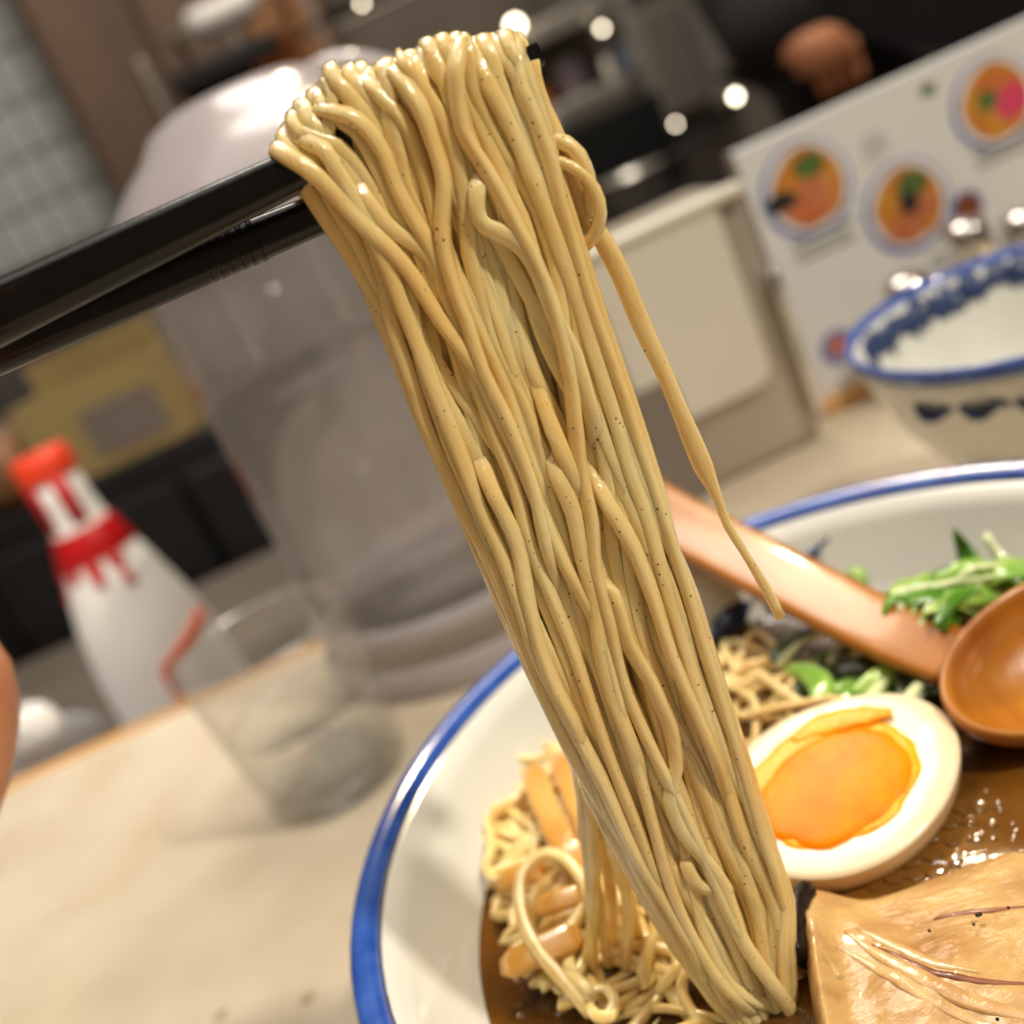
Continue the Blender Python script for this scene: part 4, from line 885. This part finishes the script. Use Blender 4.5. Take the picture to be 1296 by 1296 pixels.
pst = tag(obj('pot_stand', box(.14, .20, .46, (-.02, .08, -.23), .004), MT['brown_warm'], None, (p.x + .02, KY, p.z - .037)), 'brown cupboard carrying the copper pot', 'cupboard')
fr_ = thing('steel_refrigerator', 'grey steel refrigerator behind the top of the noodles', 'refrigerator', (.235, 2.0, FZ))
obj('cabinet', box(.36, .40, 1.9, (0, .2, .95), .006), MT['steel_dark'], fr_)
for z0, hh in ((.62, .60), (1.24, .62)):
    d = obj('door', box(.34, .03, hh, (0, -.016, z0 + hh / 2), .005), MT['steel_dark'], fr_); obj('door_handle', box(.02, .03, .18, (-.13, -.045, z0 + hh * .3), .005), MT['chrome'], d)
# shelf with pots
p0, p1 = kpos(640, 55), kpos(815, -15)
s1 = thing('steel_shelf', 'upper steel shelf holding small pots right of the noodle top', 'shelf', ((p0.x + p1.x) / 2, KY, (p0.z + p1.z) / 2))
wsh = .185; s1.location.x = .362
obj('shelf_board', box(wsh, .14, .030, (0, .07, .0), .004), MT['steel'], s1); obj('back_panel', box(wsh, .01, .11, (0, .14, -.05)), MT['steel_dark'], s1)
ZW = (kpos(690, 132).z + kpos(880, 62).z) / 2 - .012 + .0135
for (px, py, m, r, nm) in ((712, 58, 'mauve', .026, 'small mauve-grey pot on the steel worktop'), (684, 100, 'copper', .016, 'small orange cup on the steel worktop'), (760, 40, 'chrome', .017, 'small shiny cup on the steel worktop'), (785, 20, 'blue_plastic', .020, 'dull blue pot on the steel worktop')):
    p = kpos(px, py, KY + .02); o = tag(obj('kitchen_pot', lathe([(0, -r), (r * .8, -r), (r, -r * .7), (r, r * .8), (r * 1.06, r * .85), (r * 1.06, r), (r * .9, r), (r * .86, -r * .7), (0, -r * .8)], 28), MT[m], None, (p.x, KY + .05, ZW + r)), nm, 'pot')
p0, p1 = kpos(690, 132), kpos(880, 62); zc = (p0.z + p1.z) / 2 - .012
s2 = thing('steel_worktop', 'bright steel worktop edge with a dark front right of the noodle top', 'worktop', ((p0.x + p1.x) / 2, KY, zc))
wsh = .185; s2.location.x = .362
obj('top', box(wsh, .16, .026, (0, .08, 0), .004), MT['steel'], s2); obj('front', box(wsh - .02, .02, .14, (0, .01, -.083), .003), MT['steel_dark'], s2); obj('leg', box(.03, .03, .80, (-wsh / 2 + .03, .12, -.41)), MT['steel_dark'], s2); obj('leg', box(.03, .03, .80, (wsh / 2 - .03, .12, -.41)), MT['steel_dark'], s2)
rg = thing('cooking_range', 'black cooking range with a steel pan behind the napkin dispenser', 'range', (.34, 1.42, FZ))
ztop = kpos(800, 250, 1.42).z - FZ
obj('body', box(.26, .24, ztop - .03, (0, .12, (ztop - .03) / 2), .006), MT['black'], rg); obj('back_guard', box(.26, .02, .14, (0, .23, ztop + .04), .004), MT['black'], rg)
for i in range(4): obj('knob', cyl((-.09 + i * .06, -.002, ztop - .09), (-.09 + i * .06, -.03, ztop - .09), .018, .015, 16), MT['steel'], rg)
p = kpos(795, 225, 1.5); pn = thing('steel_pan', 'round steel pan glinting on the black range', 'pan', (p.x, 1.5, ztop + FZ - .028))
obj('pan_body', lathe([(0, 0), (.040, 0), (.048, .006), (.054, .05), (.056, .052), (.051, .05), (.045, .008), (0, .006)], 36), MT['steel'], pn); obj('handle', tube([(.05, 0, .042), (.09, -.01, .055), (.14, -.02, .06)], lambda t: .009, lambda t: .005, sides=8, step=.01), MT['black'], pn)
p = kpos(862, 75, 1.70); cl_ = thing('steel_cabinet', 'pale steel upright cabinet beside the person in black', 'cabinet', (p.x, 1.70, FZ))
ww = .13
zb = kpos(885, 150, 1.7).z
obj('cabinet_body', box(ww, .20, 1.05, (0, .10, zb - FZ + .525), .005), MT['steel'], cl_); d = obj('cabinet_door', box(ww * .52, .012, .16, (-.012, -.007, zb - FZ + .10), .004), MT['grey_plastic'], cl_); obj('cabinet_top_door', box(ww * .8, .012, .30, (0, -.007, zb - FZ + .36), .004), MT['blue_plastic'], cl_)
obj('base_plinth', box(ww, .20, zb - FZ, (0, .11, (zb - FZ) / 2)), MT['steel_dark'], cl_)
# one little lamp, then glowing beads added as glints of shiny knobs
def lamp(px, py, y, r, label):
    p = ony(px, py, y); t = thing('lamp_or_glint', label, 'lamp', (p.x, y, p.z))
    obj('bulb_or_glint', blob((0, 0, 0), r, r, r, 0, 1, 2), MT['bulb_or_glint'], t); obj('socket', cyl((0, .002 + r * .6, 0), (0, r * 2.2, 0), r * .8, r * .6, 12), MT['steel'], t)
lamp(652, 32, 1.68, .010, 'brightest small lamp glowing above the noodle top')
lamp(690, 160, 1.69, .006, 'small bead made to glow as a glint right behind the chopstick tip')
lamp(931, 122, 1.15, .0045, 'small bead made to glow as a glint at the left side of the person in black')
lamp(762, 36, 1.68, .004, 'faint small bead made to glow as a glint on the upper steel shelf')
lamp(855, 157, 1.55, .003, 'faint small bead made to glow as a glint at the foot of the pale steel cabinet')
lamp(458, 4, 1.95, .004, 'faint small bead made to glow as a glint at the top border above the noodles')
lamp(930, 215, .478, .0010, 'tiny lit reflection point at the dispenser corner') if False else None
# dark cupboard and carton on the left
dk = thing('black_cupboard', 'black kitchen cupboard behind the white sauce bottle', 'cupboard', (-.32, .99, FZ))
zt_ = ony(200, 570, .99).z
obj('body', box(.46, .30, zt_ - FZ, (.03, .15, (zt_ - FZ) / 2), .004), MT['black'], dk); obj('door', box(.20, .016, .50, (-.06, -.009, zt_ - FZ - .28), .003), MT['black'], dk); obj('door', box(.20, .016, .50, (.15, -.009, zt_ - FZ - .28), .003), MT['black'], dk)
p = ony(146, 520, 1.05); cr = thing('open_carton', 'yellowish open carton standing on the black cupboard', 'carton', (p.x, 1.05, zt_))
hh = .085
obj('front_flap', box(.15, .006, hh, (0, -.05, hh / 2 + .002)), MT['carton'], cr); obj('back_wall', box(.15, .006, hh + .03, (0, .05, hh / 2 + .017)), MT['carton'], cr); obj('side_wall', box(.006, .10, hh, (-.075, 0, hh / 2 + .002)), MT['carton'], cr); obj('side_wall', box(.006, .10, hh, (.075, 0, hh / 2 + .002)), MT['carton'], cr); obj('bottom', box(.15, .10, .004, (0, 0, .003)), MT['carton'], cr)
obj('label_window', box(.075, .002, .045, (.02, -.054, hh * .45)), MT['grey_plastic'], cr)
gr_ = tag(obj('grey_panel', box(.62, .05, ony(60, 325, 1.55).z - FZ, (0, 0, (ony(60, 325, 1.55).z - FZ) / 2), .006), MT['grey_cloth'], None, (-.36, 1.55, FZ)), 'dull grey kitchen partition behind the yellowish carton', 'partition')

# ---------------------------------------------------------------- kitchen staff
def person(loc, rz, label, armL, armR, cloth, sl=.8):
    root = thing('person', label, 'person', loc, rz)
    Vb = [(0, 0, .92), (0, .01, 1.10), (0, .01, 1.32), (0, .0, 1.44), (0, -.01, 1.53), (0, -.02, 1.63), (0, -.015, 1.72)]
    Rb = [(.15, .10), (.14, .10), (.17, .11), (.10, .07), .055, (.078, .095), (.070, .085)]
    Eb = [(i, i + 1) for i in range(6)]
    V = list(Vb); Rr = list(Rb); E_ = list(Eb)
    def add(root_, pts, rad):
        p = root_
        for q, r in zip(pts, rad): V.append(q); Rr.append(r); E_.append((p, len(V) - 1)); p = len(V) - 1
    for sx, arm in ((-1, armL), (1, armR)):
        add(3, [(sx * .19, .0, 1.40)] + arm, [.062, .05, .024, .020, (.021, .015), (.019, .012)])
    for sx in (-1, 1): add(0, [(sx * .10, 0, .86), (sx * .11, -.01, .48), (sx * .11, .02, .09), (sx * .12, -.10, .04)], [.085, .062, .045, .04])
    bme = skin_mesh(V, E_, Rr, 0, 2); bme.materials.append(MT['skin']); bme.materials.append(MT['black_cloth'])
    for f in bme.polygons:
        c = f.center; bare = c.z > 1.47 or any((c - Vector(a_[2]).lerp(Vector(a_[4]), u)).length < .036 for a_ in (armL, armR) for u in (0, .33, .66, 1))
        f.material_index = 0 if bare else 1
    obj('body', bme, None, root)
    SV = [(0, 0, .90), (0, .01, 1.10), (0, .01, 1.32), (0, 0, 1.45)]; SR = [(.18, .13), (.17, .13), (.195, .135), (.115, .085)]; SE = [(0, 1), (1, 2), (2, 3)]
    for sx, arm in ((-1, armL), (1, armR)):
        b = len(SV); SV += [(sx * .19, 0, 1.40), arm[0], tuple(Vector(arm[0]).lerp(Vector(arm[1]), sl))]; SR += [.078, .066, .046]; SE += [(3, b), (b, b + 1), (b + 1, b + 2)]
    obj('shirt', skin_mesh(SV, SE, SR, 0, 2), MT[cloth], root)
    TV = [(0, 0, .95)]; TR = [(.185, .13)]; TE = []
    for sx in (-1, 1):
        b = len(TV); TV += [(sx * .10, 0, .82), (sx * .11, -.01, .48), (sx * .11, .02, .08)]; TR += [.11, .085, .07]; TE += [(0, b), (b, b + 1), (b + 1, b + 2)]
    obj('trousers', skin_mesh(TV, TE, TR, 0, 2), MT['black_cloth'], root)
    obj('hair', blob((0, .01, 1.735), .088, .105, .085, .12, 20, 3), MT['hair'], root)
    obj('apron', box(.40, .012, .66, (0, -.140, .78), .005), MT['black_cloth'], root)
    for sx in (-1, 1):
        obj('eye', blob((sx * .030, -.108, 1.665), .012, .006, .007, 0, 1, 2), MT['print_black'], root)
        obj('ear', blob((sx * .083, -.01, 1.655), .010, .018, .030, .1, 30, 2), MT['skin'], root)
    obj('nose', blob((0, -.118, 1.635), .013, .018, .022, .05, 30, 2), MT['skin'], root); obj('mouth', blob((0, -.108, 1.595), .022, .006, .006, 0, 1, 2), MT['print_meat'], root)
    # five fingers on each hand
    for arm in (armL, armR):
        w0, w1 = Vector(arm[2]), Vector(arm[4]); d = (w1 - w0).normalized(); sd = d.cross(Vector((0, 0, 1))).normalized(); fm = []
        for k, (o_, l_) in enumerate(((-.017, .030), (-.006, .035), (.006, .033), (.017, .026))):
            a = w1 + sd * o_ - d * .02; fm.append(tube([a, a + d * l_ * .5 + Vector((0, 0, -.004)), a + d * l_ * .8 + Vector((0, 0, -.028))], lambda t: .0064 * (1 - .25 * t), sides=8, power=2, step=.008))
        a = w0 + d * .008 - sd * .016; fm.append(tube([a, a + d * .016 - sd * .010, a + d * .034 - sd * .010], lambda t: .0070 * (1 - .2 * t), sides=8, power=2, step=.008))
        obj('fingers', join_meshes(fm), MT['skin'], root)
    return root
fa = ony(1046, 56, .92)
# world target for the visible forearm, in the person's local frame
ploc = Vector((.645, 1.14, FZ))
lt = Vector((fa.x, .92, fa.z)) - ploc
person(tuple(ploc), 0, 'kitchen worker in black clothes with a bare forearm above the menu', [(-.21, .03, 1.12), tuple(lt + Vector((-.030, .010, .0))), tuple(lt), tuple(lt + Vector((.016, .02, -.008))), tuple(lt + Vector((.022, .04, -.014)))], [(.25, .03, 1.14), (.25, -.14, 1.20), (.24, -.22, 1.22), (.235, -.26, 1.225), (.23, -.29, 1.23)], 'black_cloth', 1.03)
fb = ony(10, 530, .99); bp2 = thing('clay_pot', 'round brown clay pot at the left border beside the yellowish carton', 'pot', (fb.x - .046, 1.045, zt_))
obj('pot_body', lathe([(0, .001), (.028, .001), (.040, .015), (.046, .035), (.042, .055), (.032, .066), (.032, .070), (.028, .068), (.036, .05), (.040, .035), (.034, .016), (0, .008)], 32), MT['brown_warm'], bp2); obj('lid', lathe([(0, .066), (.031, .067), (.026, .074), (.010, .080), (.008, .080), (0, .081)], 28), MT['brown'], bp2)
# ceiling spot housings
for loc, tgt, nm in ((KEY, (.02, .18, .06), 'black ceiling spotlight over the kitchen side'), (SIDE, (-.02, .2, .1), 'black ceiling spotlight over the dining side')):
    t = thing('ceiling_spotlight', nm, 'spotlight', loc); d = (Vector(loc) - Vector(tgt)).normalized()
    obj('housing', cyl(d * .006, d * .10, .07, .06, 24), MT['black'], t); obj('stem', cyl(d * .09, (d * .09).lerp(Vector((0, 0, .17)), 1), .012, .012, 12), MT['black'], t)
